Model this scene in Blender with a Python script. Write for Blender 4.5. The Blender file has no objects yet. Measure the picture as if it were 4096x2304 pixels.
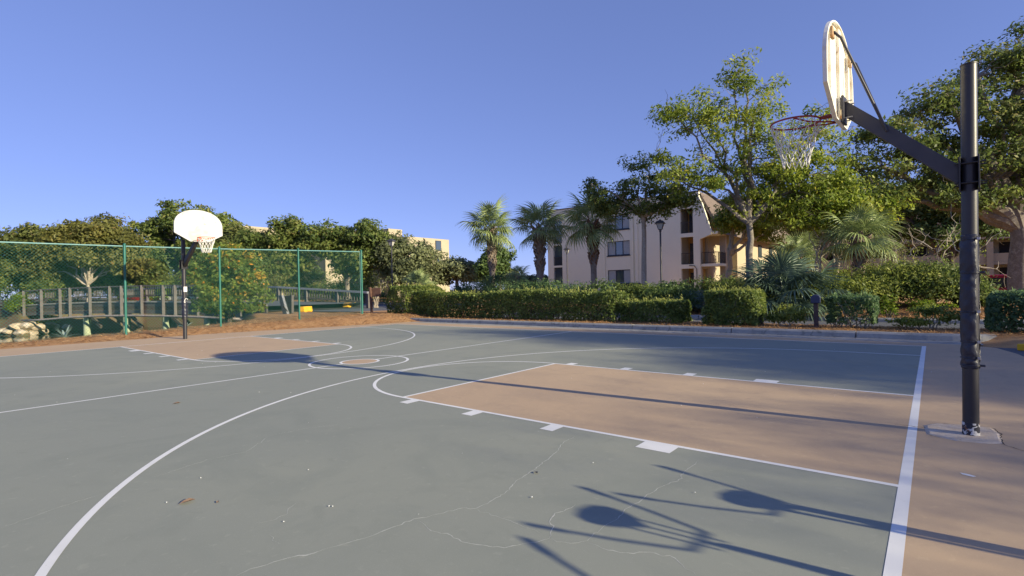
import bpy, math, random
import numpy as np
from mathutils import Vector, Matrix

# ------------------------------------------------------------------ camera, sky, sun, exposure
sc = bpy.context.scene
col = sc.collection
R = math.radians
cam_d = bpy.data.cameras.new("camera"); cam = bpy.data.objects.new("camera", cam_d); col.objects.link(cam)
cam_d.sensor_width = 36.0; cam_d.lens = 18.271; cam_d.clip_start = 0.05; cam_d.clip_end = 6000
_yaw, _pit, _rol = -0.6812, 0.0017, -0.0207
_f = Vector((math.sin(_yaw)*math.cos(_pit), math.cos(_yaw)*math.cos(_pit), math.sin(_pit)))
_r = Vector((math.cos(_yaw), -math.sin(_yaw), 0)); _u = _r.cross(_f)
_r2 = _r*math.cos(_rol) + _u*math.sin(_rol); _u2 = -_r*math.sin(_rol) + _u*math.cos(_rol)
cam.matrix_world = Matrix(((_r2.x, _u2.x, -_f.x, 0.2042), (_r2.y, _u2.y, -_f.y, -6.0056), (_r2.z, _u2.z, -_f.z, 1.3608), (0, 0, 0, 1)))
sc.camera = cam

SUN_EL = R(17.6); SUN_AZ = math.atan2(0.07, 1.0)      # direction towards the sun, from +x
sun_to = Vector((math.cos(SUN_EL)*math.cos(SUN_AZ), math.cos(SUN_EL)*math.sin(SUN_AZ), math.sin(SUN_EL)))
w = bpy.data.worlds.new("World"); sc.world = w; w.use_nodes = True
nt = w.node_tree; nt.nodes.clear()
sky = nt.nodes.new("ShaderNodeTexSky"); sky.sky_type = 'NISHITA'; sky.sun_disc = False
sky.sun_elevation = SUN_EL; sky.sun_rotation = math.pi/2 - SUN_AZ
sky.air_density = 0.7; sky.dust_density = 0.0; sky.ozone_density = 4.0
bg = nt.nodes.new("ShaderNodeBackground"); bg.inputs[1].default_value = 0.14
wo = nt.nodes.new("ShaderNodeOutputWorld")
gm = nt.nodes.new("ShaderNodeGamma"); gm.inputs[1].default_value = 0.52          # the photograph's flat tone curve on the sky
tn = nt.nodes.new("ShaderNodeMix"); tn.data_type = 'RGBA'; tn.blend_type = 'MULTIPLY'; tn.clamp_result = False; tn.inputs[0].default_value = 1.0
tn.inputs[7].default_value = (0.63, 0.645, 1.02, 1)
nt.links.new(sky.outputs[0], gm.inputs[0]); nt.links.new(gm.outputs[0], tn.inputs[6]); nt.links.new(tn.outputs[2], bg.inputs[0]); nt.links.new(bg.outputs[0], wo.inputs[0])
sd = bpy.data.lights.new("sun", 'SUN'); sd.energy = 3.3; sd.angle = R(0.53); sd.color = (1.0, 0.88, 0.60)
so = bpy.data.objects.new("sun", sd); col.objects.link(so)
so.rotation_euler = sun_to.to_track_quat('Z', 'Y').to_euler(); so.location = (40, 0, 40)
vs = sc.view_settings; vs.view_transform = 'Standard'; vs.look = 'None'; vs.gamma = 1; vs.use_curve_mapping = False
vs.exposure = 1.36
cy = sc.cycles
cy.max_bounces = 9; cy.diffuse_bounces = 7; cy.glossy_bounces = 3; cy.transmission_bounces = 4; cy.transparent_max_bounces = 6
cy.caustics_reflective = False; cy.caustics_refractive = False
cy.use_denoising = True

# ------------------------------------------------------------------ helpers
rng = np.random.default_rng(7)
random.seed(7)

def nodes(m): m.use_nodes = True; n = m.node_tree; return n, n.nodes["Principled BSDF"]
def mat(name, c, rough=0.8, c2=None, scale=6.0, detail=5.0, lo=0.35, hi=0.7, bump=0.0, bscale=None, metal=0.0, spec=0.35, coat=0.0, dist=0.0, stretch=None):
    m = bpy.data.materials.new(name); n, b = nodes(m)
    b.inputs["Roughness"].default_value = rough; b.inputs["Metallic"].default_value = metal
    b.inputs["Specular IOR Level"].default_value = spec
    if coat: b.inputs["Coat Weight"].default_value = coat
    b.inputs["Base Color"].default_value = (*c, 1)
    tc = n.nodes.new("ShaderNodeTexCoord"); src = tc.outputs["Object"]
    if stretch:
        mp = n.nodes.new("ShaderNodeMapping"); mp.inputs["Scale"].default_value = stretch
        n.links.new(src, mp.inputs[0]); src = mp.outputs[0]
    if c2:
        t = n.nodes.new("ShaderNodeTexNoise"); t.inputs["Scale"].default_value = scale; t.inputs["Detail"].default_value = detail
        t.inputs["Distortion"].default_value = dist
        n.links.new(src, t.inputs[0])
        r = n.nodes.new("ShaderNodeValToRGB"); r.color_ramp.elements[0].position = lo; r.color_ramp.elements[1].position = hi
        r.color_ramp.elements[0].color = (*c, 1); r.color_ramp.elements[1].color = (*c2, 1)
        n.links.new(t.outputs["Fac"], r.inputs[0]); n.links.new(r.outputs[0], b.inputs["Base Color"])
    if bump:
        t2 = n.nodes.new("ShaderNodeTexNoise"); t2.inputs["Scale"].default_value = bscale or scale*4; t2.inputs["Detail"].default_value = 6
        n.links.new(src, t2.inputs[0])
        bp = n.nodes.new("ShaderNodeBump"); bp.inputs["Strength"].default_value = bump; bp.inputs["Distance"].default_value = 0.02
        n.links.new(t2.outputs["Fac"], bp.inputs["Height"]); n.links.new(bp.outputs[0], b.inputs["Normal"])
    return m
def layered(name, base, layers, rough=0.85, bump=0.1, bscale=120, spec=0.3):
    """base colour with stains: layers = (noise scale, lo, hi, colour, strength, distortion)"""
    m = bpy.data.materials.new(name); n, b = nodes(m)
    b.inputs["Roughness"].default_value = rough; b.inputs["Specular IOR Level"].default_value = spec
    tc = n.nodes.new("ShaderNodeTexCoord"); cur = None
    rgb = n.nodes.new("ShaderNodeRGB"); rgb.outputs[0].default_value = (*base, 1); cur = rgb.outputs[0]
    for k, (s, lo, hi, c, st, ds) in enumerate(layers):
        mp = n.nodes.new("ShaderNodeMapping"); mp.inputs["Location"].default_value = (k*7.3, k*3.1, 0)
        n.links.new(tc.outputs["Object"], mp.inputs[0])
        t = n.nodes.new("ShaderNodeTexNoise"); t.inputs["Scale"].default_value = s; t.inputs["Detail"].default_value = 7
        t.inputs["Distortion"].default_value = ds; n.links.new(mp.outputs[0], t.inputs[0])
        r = n.nodes.new("ShaderNodeMapRange"); r.inputs[1].default_value = lo; r.inputs[2].default_value = hi; r.inputs[4].default_value = st
        n.links.new(t.outputs["Fac"], r.inputs[0])
        mx = n.nodes.new("ShaderNodeMix"); mx.data_type = 'RGBA'; mx.inputs[7].default_value = (*c, 1)
        n.links.new(r.outputs[0], mx.inputs[0]); n.links.new(cur, mx.inputs[6]); cur = mx.outputs[2]
    n.links.new(cur, b.inputs["Base Color"])
    if bump:
        t2 = n.nodes.new("ShaderNodeTexNoise"); t2.inputs["Scale"].default_value = bscale; t2.inputs["Detail"].default_value = 5
        n.links.new(tc.outputs["Object"], t2.inputs[0])
        bp = n.nodes.new("ShaderNodeBump"); bp.inputs["Strength"].default_value = bump; bp.inputs["Distance"].default_value = 0.01
        n.links.new(t2.outputs["Fac"], bp.inputs["Height"]); n.links.new(bp.outputs[0], b.inputs["Normal"])
    return m
def leafmat(name, dark, light, old=None, trans=0.5, rough=0.55):
    m = bpy.data.materials.new(name); m.use_nodes = True; n = m.node_tree; b = n.nodes["Principled BSDF"]
    at = n.nodes.new("ShaderNodeAttribute"); at.attribute_name = "tint"
    r = n.nodes.new("ShaderNodeValToRGB"); e = r.color_ramp.elements
    e[0].position = 0.0; e[0].color = (*dark, 1); e[1].position = 0.75; e[1].color = (*light, 1)
    if old: x = e.new(0.97); x.color = (*old, 1)
    n.links.new(at.outputs["Fac"], r.inputs[0]); n.links.new(r.outputs[0], b.inputs["Base Color"])
    b.inputs["Roughness"].default_value = rough; b.inputs["Specular IOR Level"].default_value = 0.4
    tr = n.nodes.new("ShaderNodeBsdfTranslucent"); n.links.new(r.outputs[0], tr.inputs[0])
    mx = n.nodes.new("ShaderNodeMixShader"); mx.inputs[0].default_value = trans
    out = n.nodes["Material Output"]
    n.links.new(b.outputs[0], mx.inputs[1]); n.links.new(tr.outputs[0], mx.inputs[2]); n.links.new(mx.outputs[0], out.inputs[0])
    return m
def glassmat(name, c=(0.05, 0.07, 0.09), rough=0.05):
    m = bpy.data.materials.new(name); n, b = nodes(m)
    b.inputs["Base Color"].default_value = (*c, 1); b.inputs["Roughness"].default_value = rough; b.inputs["Specular IOR Level"].default_value = 1.0
    b.inputs["IOR"].default_value = 1.7
    return m

M = {}
M['green'] = layered('court_green', (0.258, 0.272, 0.232), [(0.22, 0.40, 0.70, (0.305, 0.313, 0.252), 0.85, 0.8), (0.9, 0.5, 0.72, (0.212, 0.232, 0.20), 0.5, 1.6), (5, 0.55, 0.72, (0.235, 0.25, 0.21), 0.45, 1.0), (14, 0.62, 0.75, (0.36, 0.365, 0.30), 0.4, 0.3), (160, 0.60, 0.74, (0.40, 0.41, 0.35), 0.5, 0.0), (130, 0.64, 0.76, (0.18, 0.19, 0.16), 0.5, 0.0)], 0.82, 0.12, 260)
M['tan'] = layered('court_tan', (0.47, 0.34, 0.225), [(0.35, 0.42, 0.72, (0.525, 0.385, 0.25), 0.8, 0.7), (1.4, 0.5, 0.72, (0.40, 0.295, 0.205), 0.55, 1.6), (6, 0.56, 0.74, (0.40, 0.295, 0.205), 0.5, 1.2), (16, 0.6, 0.76, (0.62, 0.48, 0.30), 0.4, 0.3), (150, 0.60, 0.74, (0.66, 0.52, 0.34), 0.5, 0.0), (120, 0.64, 0.76, (0.36, 0.26, 0.15), 0.5, 0.0)], 0.85, 0.12, 260)
M['line'] = layered('line_paint', (0.74, 0.74, 0.73), [(3, 0.5, 0.75, (0.62, 0.62, 0.60), 0.6, 1.0), (60, 0.66, 0.8, (0.42, 0.42, 0.40), 0.5, 0.2)], 0.8, 0.08, 200)
M['crack'] = mat('crack_edge', (0.56, 0.56, 0.50), 0.9, (0.36, 0.37, 0.33), 40)
M['crackdark'] = mat('crack_dark', (0.03, 0.03, 0.035), 0.95)
M['concrete'] = layered('concrete', (0.34, 0.33, 0.31), [(2.5, 0.45, 0.7, (0.22, 0.215, 0.20), 0.7, 0.8), (11, 0.5, 0.7, (0.40, 0.385, 0.355), 0.6, 0.5), (5, 0.56, 0.68, (0.10, 0.10, 0.095), 0.6, 1.0)], 0.9, 0.35, 60)
M['footing'] = layered('footing_concrete', (0.53, 0.43, 0.33), [(9, 0.45, 0.7, (0.64, 0.56, 0.48), 0.8, 0.8), (4, 0.55, 0.7, (0.48, 0.38, 0.27), 0.6, 0.5), (30, 0.6, 0.7, (0.34, 0.25, 0.17), 0.6, 0.5)], 0.92, 0.5, 70)
M['asphalt'] = layered('asphalt', (0.105, 0.11, 0.125), [(0.8, 0.45, 0.75, (0.15, 0.155, 0.17), 0.7, 0.6), (70, 0.55, 0.75, (0.20, 0.20, 0.21), 0.5, 0)], 0.9, 0.5, 150)
M['straw'] = layered('pine_straw', (0.40, 0.215, 0.095), [(1.2, 0.42, 0.68, (0.54, 0.33, 0.155), 0.8, 0.8), (28, 0.50, 0.68, (0.22, 0.10, 0.045), 0.7, 2.5), (65, 0.55, 0.72, (0.62, 0.42, 0.22), 0.7, 2.0)], 0.95, 0.9, 45)
M['earth'] = layered('bank_earth', (0.12, 0.085, 0.055), [(1.5, 0.45, 0.7, (0.10, 0.11, 0.04), 0.8, 0.8), (20, 0.5, 0.7, (0.2, 0.14, 0.09), 0.6, 1)], 0.95, 0.8, 30)
M['pole'] = layered('pole_paint', (0.022, 0.022, 0.030), [(3, 0.45, 0.75, (0.034, 0.034, 0.042), 0.7, 0.5), (30, 0.66, 0.72, (0.12, 0.07, 0.045), 0.5, 0.5)], 0.42, 0.05, 90, 0.5)
M['black'] = mat('black_steel', (0.018, 0.018, 0.022), 0.5, (0.03, 0.03, 0.034), 8, spec=0.45)
M['arm'] = mat('arm_paint', (0.028, 0.028, 0.040), 0.42, (0.045, 0.045, 0.058), 5, spec=0.5)
M['vinyl'] = mat('pad_vinyl', (0.012, 0.015, 0.032), 0.42, (0.020, 0.024, 0.046), 7, bump=0.4, bscale=18, spec=0.5)
M['boardface'] = layered('board_white', (0.50, 0.51, 0.53), [(3, 0.54, 0.70, (0.46, 0.40, 0.33), 0.6, 0.8), (11, 0.62, 0.72, (0.30, 0.20, 0.12), 0.5, 0.8)], 0.45, 0.02, 50, 0.5)
M['boardback'] = layered('board_back', (0.80, 0.78, 0.70), [(5, 0.55, 0.70, (0.62, 0.50, 0.32), 0.5, 0.8), (12, 0.64, 0.72, (0.36, 0.18, 0.07), 0.6, 0.8)], 0.6, 0.1, 40)
M['rust'] = layered('rusty_white', (0.62, 0.52, 0.36), [(9, 0.4, 0.62, (0.33, 0.15, 0.05), 0.9, 0.8)], 0.8, 0.3, 60)
M['red'] = mat('rim_red', (0.36, 0.028, 0.018), 0.42, (0.24, 0.03, 0.02), 14, spec=0.5)
M['orange'] = mat('rim_orange', (0.62, 0.10, 0.03), 0.45)
M['cord'] = mat('net_cord', (0.74, 0.74, 0.72), 0.85)
M['zinc'] = mat('galvanised', (0.45, 0.45, 0.46), 0.4, (0.33, 0.33, 0.34), 30, metal=0.7)
M['fgreen'] = mat('fence_green', (0.013, 0.115, 0.097), 0.4, (0.018, 0.14, 0.115), 4, spec=0.5)
M['frail'] = mat('fence_rail', (0.10, 0.24, 0.25), 0.4, (0.14, 0.27, 0.28), 4, spec=0.5)
M['fwire'] = mat('fence_wire', (0.035, 0.16, 0.145), 0.45, spec=0.5)
M['timber'] = layered('weathered_timber', (0.115, 0.104, 0.106), [(3, 0.42, 0.7, (0.155, 0.143, 0.145), 0.8, 0.6), (18, 0.5, 0.7, (0.10, 0.08, 0.07), 0.7, 2.0)], 0.9, 0.5, 30)
M['timberdark'] = layered('dark_timber', (0.09, 0.072, 0.062), [(4, 0.45, 0.7, (0.14, 0.115, 0.10), 0.8, 0.6)], 0.9, 0.4, 30)
M['wing'] = layered('bluegrey_timber', (0.20, 0.21, 0.25), [(6, 0.45, 0.7, (0.27, 0.28, 0.32), 0.7, 1.0)], 0.85, 0.3, 30)
M['pile'] = layered('pile', (0.36, 0.40, 0.27), [(2.5, 0.45, 0.65, (0.25, 0.31, 0.19), 0.9, 0.6), (8, 0.55, 0.7, (0.17, 0.18, 0.12), 0.6, 0.6)], 0.85, 0.4, 30)
M['pipe'] = mat('old_pipe', (0.42, 0.36, 0.33), 0.7, (0.28, 0.21, 0.18), 4)
M['yellow'] = mat('yellow_paint', (0.78, 0.45, 0.02), 0.6, (0.66, 0.36, 0.02), 5)
M['brown'] = mat('sign_brown', (0.11, 0.060, 0.045), 0.6, (0.14, 0.08, 0.06), 8)
M['brownpost'] = mat('bollard_brown', (0.045, 0.030, 0.032), 0.6, (0.06, 0.042, 0.042), 9)
M['navy'] = mat('bollard_head', (0.032, 0.042, 0.095), 0.5)
M['lampmetal'] = mat('lamp_metal', (0.040, 0.040, 0.052), 0.5, (0.06, 0.06, 0.07), 5)
M['lampglass'] = mat('lamp_glass', (0.42, 0.42, 0.40), 0.25, spec=0.6)
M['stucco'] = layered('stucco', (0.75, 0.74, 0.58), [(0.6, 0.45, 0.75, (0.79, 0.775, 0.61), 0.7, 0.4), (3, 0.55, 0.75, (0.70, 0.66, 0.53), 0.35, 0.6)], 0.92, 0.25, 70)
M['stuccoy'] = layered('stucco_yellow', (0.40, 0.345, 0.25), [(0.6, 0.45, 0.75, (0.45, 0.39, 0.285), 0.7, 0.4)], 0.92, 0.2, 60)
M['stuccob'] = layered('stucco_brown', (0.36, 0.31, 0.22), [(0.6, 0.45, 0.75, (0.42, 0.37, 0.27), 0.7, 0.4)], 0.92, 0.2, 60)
M['ochre'] = mat('ochre_plaster', (0.52, 0.30, 0.10), 0.9, (0.58, 0.36, 0.14), 2)
M['roofdark'] = mat('roof_shingle', (0.13, 0.10, 0.085), 0.9, (0.20, 0.16, 0.14), 3, bump=0.6, bscale=14, stretch=(1, 1, 6))
M['frame'] = mat('window_frame', (0.025, 0.035, 0.055), 0.5)
M['glass'] = glassmat('window_glass')
M['blind'] = mat('window_blind', (0.36, 0.40, 0.40), 0.7, (0.30, 0.35, 0.36), 3)
M['dark'] = mat('dark_interior', (0.03, 0.028, 0.028), 0.9)
M['railing'] = mat('railing_bronze', (0.045, 0.035, 0.03), 0.5)
M['bark'] = layered('bark_grey', (0.19, 0.165, 0.14), [(5, 0.42, 0.68, (0.29, 0.265, 0.235), 0.9, 1.2), (22, 0.5, 0.68, (0.10, 0.085, 0.07), 0.8, 1.5)], 0.95, 1.0, 22)
M['barkpale'] = layered('bark_pale', (0.36, 0.31, 0.25), [(4, 0.42, 0.68, (0.46, 0.41, 0.35), 0.8, 1.0), (18, 0.52, 0.7, (0.20, 0.17, 0.13), 0.7, 1.5)], 0.95, 0.8, 22)
M['barkdark'] = layered('bark_dark', (0.075, 0.062, 0.052), [(6, 0.45, 0.7, (0.12, 0.10, 0.085), 0.8, 1.0)], 0.95, 0.8, 22)
M['palmtrunk'] = layered('palm_trunk', (0.21, 0.18, 0.155), [(4, 0.42, 0.68, (0.30, 0.27, 0.24), 0.8, 0.6), (26, 0.5, 0.68, (0.11, 0.09, 0.075), 0.8, 1.0)], 0.95, 0.9, 26)
M['boot'] = mat('palm_boot', (0.30, 0.25, 0.20), 0.9, (0.17, 0.12, 0.085), 6)
M['bootred'] = mat('palm_boot_dark', (0.16, 0.075, 0.04), 0.9, (0.26, 0.20, 0.15), 6)
M['rock'] = layered('rock', (0.42, 0.34, 0.24), [(2.2, 0.42, 0.68, (0.50, 0.46, 0.41), 0.9, 0.8), (9, 0.52, 0.7, (0.28, 0.19, 0.10), 0.6, 0.8)], 0.9, 0.6, 14)
M['tyre'] = mat('tyre', (0.02, 0.02, 0.021), 0.85)
M['carglass'] = glassmat('car_glass', (0.02, 0.025, 0.03))
M['lamp_red'] = mat('tail_lamp', (0.45, 0.02, 0.02), 0.2)
M['lamp_white'] = mat('head_lamp', (0.7, 0.7, 0.7), 0.15)
M['dryleaf'] = mat('dry_leaf', (0.24, 0.165, 0.115), 0.8, (0.15, 0.09, 0.06), 30)
M['whitebit'] = mat('white_bit', (0.75, 0.75, 0.73), 0.8)
M['sticker'] = mat('white_sticker', (0.72, 0.72, 0.72), 0.6)
M['chipped'] = layered('chipped_paint', (0.035, 0.036, 0.05), [(26, 0.50, 0.54, (0.60, 0.60, 0.60), 0.95, 0.6), (15, 0.58, 0.63, (0.25, 0.10, 0.03), 0.9, 0.6)], 0.7, 0.4, 50)
# water
mw = bpy.data.materials.new('pond_water'); n_, b_ = nodes(mw)
b_.inputs["Base Color"].default_value = (0.028, 0.033, 0.020, 1); b_.inputs["Roughness"].default_value = 0.06; b_.inputs["Specular IOR Level"].default_value = 0.5
t_ = n_.nodes.new("ShaderNodeTexNoise"); t_.inputs["Scale"].default_value = 2.2; t_.inputs["Detail"].default_value = 3
tc_ = n_.nodes.new("ShaderNodeTexCoord"); n_.links.new(tc_.outputs["Object"], t_.inputs[0])
bp_ = n_.nodes.new("ShaderNodeBump"); bp_.inputs["Strength"].default_value = 0.12; bp_.inputs["Distance"].default_value = 0.05
n_.links.new(t_.outputs["Fac"], bp_.inputs["Height"]); n_.links.new(bp_.outputs[0], b_.inputs["Normal"]); M['water'] = mw
# foliage (base colours of the leaves themselves)
L = {}
L['oak'] = leafmat('leaf_oak', (0.067, 0.113, 0.032), (0.236, 0.293, 0.072), (0.338, 0.282, 0.113))
L['oakdark'] = leafmat('leaf_oak_dark', (0.055, 0.108, 0.038), (0.191, 0.272, 0.082))
L['olive'] = leafmat('leaf_olive', (0.080, 0.105, 0.030), (0.235, 0.265, 0.075), (0.27, 0.22, 0.07))
L['amber'] = leafmat('leaf_amber', (0.105, 0.115, 0.030), (0.270, 0.270, 0.075), (0.30, 0.22, 0.07))
L['bright'] = leafmat('leaf_bright', (0.102, 0.169, 0.026), (0.372, 0.440, 0.064), (0.541, 0.474, 0.090))
L['grey'] = leafmat('leaf_greygreen', (0.110, 0.137, 0.071), (0.302, 0.332, 0.161))
L['hedge'] = leafmat('leaf_hedge', (0.068, 0.115, 0.032), (0.286, 0.353, 0.082), (0.463, 0.436, 0.136))
L['hedgedark'] = leafmat('leaf_hedge_dark', (0.049, 0.108, 0.049), (0.176, 0.272, 0.108))
L['juniper'] = leafmat('leaf_juniper', (0.096, 0.149, 0.032), (0.367, 0.408, 0.082))
L['blue'] = leafmat('leaf_bluegreen', (0.082, 0.136, 0.108), (0.245, 0.313, 0.259))
L['lime'] = leafmat('leaf_lime', (0.10, 0.17, 0.015), (0.25, 0.33, 0.03))
L['citrus'] = leafmat('leaf_citrus', (0.086, 0.146, 0.032), (0.293, 0.372, 0.072), (0.949, 0.384, 0.046))
L['palm'] = leafmat('leaf_palm', (0.102, 0.169, 0.067), (0.349, 0.418, 0.169), None, 0.25, 0.45)
L['palmetto'] = leafmat('leaf_palmetto', (0.045, 0.085, 0.058), (0.125, 0.185, 0.125), None, 0.22, 0.40)
L['agave'] = leafmat('leaf_agave', (0.16, 0.21, 0.19), (0.30, 0.36, 0.33), None, 0.1, 0.5)
L['grass'] = leafmat('leaf_grass', (0.202, 0.222, 0.060), (0.484, 0.463, 0.161))
L['straw'] = leafmat('straw_needle', (0.22, 0.10, 0.04), (0.56, 0.33, 0.15), None, 0.1, 0.8)

def tag(o, label=None, cat=None, group=None, kind=None):
    if label: o["label"] = label
    if cat: o["category"] = cat
    if group: o["group"] = group
    if kind: o["kind"] = kind
    return o
def empty(name, loc=(0, 0, 0), rz=0.0, label=None, cat=None, group=None):
    o = bpy.data.objects.new(name, None); col.objects.link(o); o.location = loc; o.rotation_euler = (0, 0, rz)
    o.empty_display_size = 0.2
    return tag(o, label, cat, group)
def link(name, me, m, parent=None, smooth=False):
    if m is not None and not me.materials: me.materials.append(m)
    o = bpy.data.objects.new(name, me); col.objects.link(o)
    if parent: o.parent = parent
    if smooth: me.polygons.foreach_set("use_smooth", [True]*len(me.polygons))
    return o
def copy_tree(o, parent=None):
    c = o.copy(); col.objects.link(c)
    if parent: c.parent = parent
    for ch in list(o.children):
        copy_tree(ch, c)
    return c

class MB:
    def __init__(s): s.v = []; s.f = []
    def add(s, vs_, fs):
        b = len(s.v); s.v += [tuple(p) for p in vs_]; s.f += [tuple(b+i for i in f) for f in fs]; return s
    def box(s, x0, x1, y0, y1, z0, z1):
        return s.add([(x0, y0, z0), (x1, y0, z0), (x1, y1, z0), (x0, y1, z0), (x0, y0, z1), (x1, y0, z1), (x1, y1, z1), (x0, y1, z1)],
                     [(0, 3, 2, 1), (4, 5, 6, 7), (0, 1, 5, 4), (1, 2, 6, 5), (2, 3, 7, 6), (3, 0, 4, 7)])
    def beam(s, a, b, wd, ht, up=(0, 0, 1)):
        a = Vector(a); b = Vector(b); d = (b-a).normalized(); u = Vector(up)
        if abs(d.dot(u)) > 0.99: u = Vector((1, 0, 0))
        sd_ = d.cross(u).normalized()*wd/2; u2 = sd_.cross(d).normalized()*ht/2
        vs_ = []
        for p in (a, b): vs_ += [p-sd_-u2, p+sd_-u2, p+sd_+u2, p-sd_+u2]
        return s.add(vs_, [(0, 1, 2, 3), (7, 6, 5, 4), (0, 4, 5, 1), (1, 5, 6, 2), (2, 6, 7, 3), (3, 7, 4, 0)])
    def tube(s, pts, rad, n=8, cap=True, closed=False):
        pts = [Vector(p) for p in pts]; k = len(pts)
        if not hasattr(rad, '__len__'): rad = [rad]*k
        base = len(s.v); prev = None
        for i, p in enumerate(pts):
            if closed: d = (pts[(i+1) % k]-pts[i-1])
            else: d = pts[min(i+1, k-1)]-pts[max(i-1, 0)]
            d = d.normalized() if d.length > 1e-9 else Vector((0, 0, 1))
            if prev is None:
                a = Vector((0, 0, 1)) if abs(d.z) < 0.9 else Vector((1, 0, 0)); x = d.cross(a).normalized()
            else:
                x = (prev - d*prev.dot(d)); x = x.normalized() if x.length > 1e-6 else d.orthogonal().normalized()
            y = d.cross(x); prev = x
            for j in range(n):
                t = 2*math.pi*j/n; s.v.append(tuple(p + (x*math.cos(t)+y*math.sin(t))*rad[i]))
        for i in range(k if closed else k-1):
            i2 = (i+1) % k
            for j in range(n):
                j2 = (j+1) % n
                s.f.append((base+i*n+j, base+i*n+j2, base+i2*n+j2, base+i2*n+j))
        if cap and not closed:
            s.f.append(tuple(base+j for j in range(n))[::-1]); s.f.append(tuple(base+(k-1)*n+j for j in range(n)))
        return s
    def lathe(s, prof, n=16, c=(0, 0, 0)):
        base = len(s.v)
        for (r, z) in prof:
            for j in range(n):
                t = 2*math.pi*j/n; s.v.append((c[0]+r*math.cos(t), c[1]+r*math.sin(t), c[2]+z))
        for i in range(len(prof)-1):
            for j in range(n):
                j2 = (j+1) % n; s.f.append((base+i*n+j, base+i*n+j2, base+(i+1)*n+j2, base+(i+1)*n+j))
        s.f.append(tuple(base+j for j in range(n))[::-1]); s.f.append(tuple(base+(len(prof)-1)*n+j for j in range(n)))
        return s
    def prism(s, poly, h0, h1, axis='z'):
        k = len(poly)
        def P(a, b, h): return (a, b, h) if axis == 'z' else ((h, a, b) if axis == 'x' else (a, h, b))
        vs_ = [P(a, b, h0) for a, b in poly]+[P(a, b, h1) for a, b in poly]
        fs = [tuple(range(k))[::-1], tuple(range(k, 2*k))]+[(i, (i+1) % k, k+(i+1) % k, k+i) for i in range(k)]
        return s.add(vs_, fs)
    def mesh(s, name):
        me = bpy.data.meshes.new(name); me.from_pydata(s.v, [], s.f); me.update(); return me
    def build(s, name, m, parent=None, smooth=False, bevel=0, seg=2, autosm=False):
        me = s.mesh(name)
        import bmesh
        bm = bmesh.new(); bm.from_mesh(me); bmesh.ops.recalc_face_normals(bm, faces=bm.faces); bm.to_mesh(me); bm.free()
        o = link(name, me, m, parent, smooth)
        if bevel:
            bv = o.modifiers.new("bevel", 'BEVEL'); bv.width = bevel; bv.segments = seg; bv.limit_method = 'ANGLE'; bv.angle_limit = R(40)
        if autosm:
            me.polygons.foreach_set("use_smooth", [True]*len(me.polygons))
            bm = bmesh.new(); bm.from_mesh(me)
            for e in bm.edges:
                if len(e.link_faces) == 2 and e.calc_face_angle(0) > R(38): e.smooth = False
            bm.to_mesh(me); bm.free()
        return o

def quads_mesh(name, V, tint=None, tri=False):
    """V (N,4,3) array of quads -> mesh with a per-vertex float attribute 'tint'"""
    N, K = V.shape[0], V.shape[1]
    me = bpy.data.meshes.new(name)
    me.vertices.add(N*K); me.vertices.foreach_set("co", V.reshape(-1).astype(np.float32))
    me.loops.add(N*K); me.loops.foreach_set("vertex_index", np.arange(N*K, dtype=np.int32))
    me.polygons.add(N); me.polygons.foreach_set("loop_start", np.arange(0, N*K, K, dtype=np.int32)); me.polygons.foreach_set("loop_total", np.full(N, K, dtype=np.int32))
    if tint is not None:
        a = me.attributes.new("tint", 'FLOAT', 'POINT'); a.data.foreach_set("value", np.repeat(tint, K).astype(np.float32))
    me.update(calc_edges=True)
    return me
def unit(v): return v/np.maximum(np.linalg.norm(v, axis=-1, keepdims=True), 1e-9)
def leaf_quads(P, nrm, ln, wd, g, updir=None):
    """diamond leaves at P with normals nrm, length ln, width wd"""
    N = len(P)
    t = g.normal(size=(N, 3))
    if updir is not None: t = t*0.6+updir
    t = unit(t - (t*nrm).sum(1, keepdims=True)*nrm); b = np.cross(nrm, t)
    l = (ln*(0.5+0.95*g.random(N)**1.4))[:, None]; w_ = l*wd
    return np.stack([P-t*l*0.5, P+b*w_*0.5, P+t*l*0.5+nrm*l*0.06, P-b*w_*0.5], 1)

# ------------------------------------------------------------------ terrain
POND = np.array([(-23.2, -60), (-23.0, -8), (-23.3, -1), (-23.6, 2.8), (-24.6, 4.4), (-27, 5.0), (-30, 6.4), (-33, 9), (-36, 13.5), (-48, 13), (-56.0, 9.5), (-57.0, 5.2), (-55.5, 2.9), (-52.8, 1.2), (-55.5, 0.2), (-60, -3), (-75, -12), (-90, -60)], float)
def sdist(px, py, poly):
    d = np.full(px.shape, 1e9); inside = np.zeros(px.shape, bool); n = len(poly)
    for i in range(n):
        a = poly[i]; b = poly[(i+1) % n]; e = b-a
        wx = px-a[0]; wy = py-a[1]; t = np.clip((wx*e[0]+wy*e[1])/(e@e), 0, 1)
        d = np.minimum(d, np.hypot(wx-t*e[0], wy-t*e[1]))
        c1 = (a[1] <= py) & (b[1] > py); c2 = (b[1] <= py) & (a[1] > py); cr = e[0]*wy-e[1]*wx
        inside ^= (c1 & (cr > 0)) | (c2 & (cr < 0))
    return np.where(inside, -d, d)
def sm(x, a, b):
    t = np.clip((x-a)/(b-a), 0, 1); return t*t*(3-2*t)
def noise2(x, y):
    return (np.sin(x*1.7+0.6*np.sin(y*1.3))*np.cos(y*1.9+0.5*np.sin(x*0.9))+0.5*np.sin(x*4.1+y*2.3)*np.cos(y*3.7-x*1.1))*0.5
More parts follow.
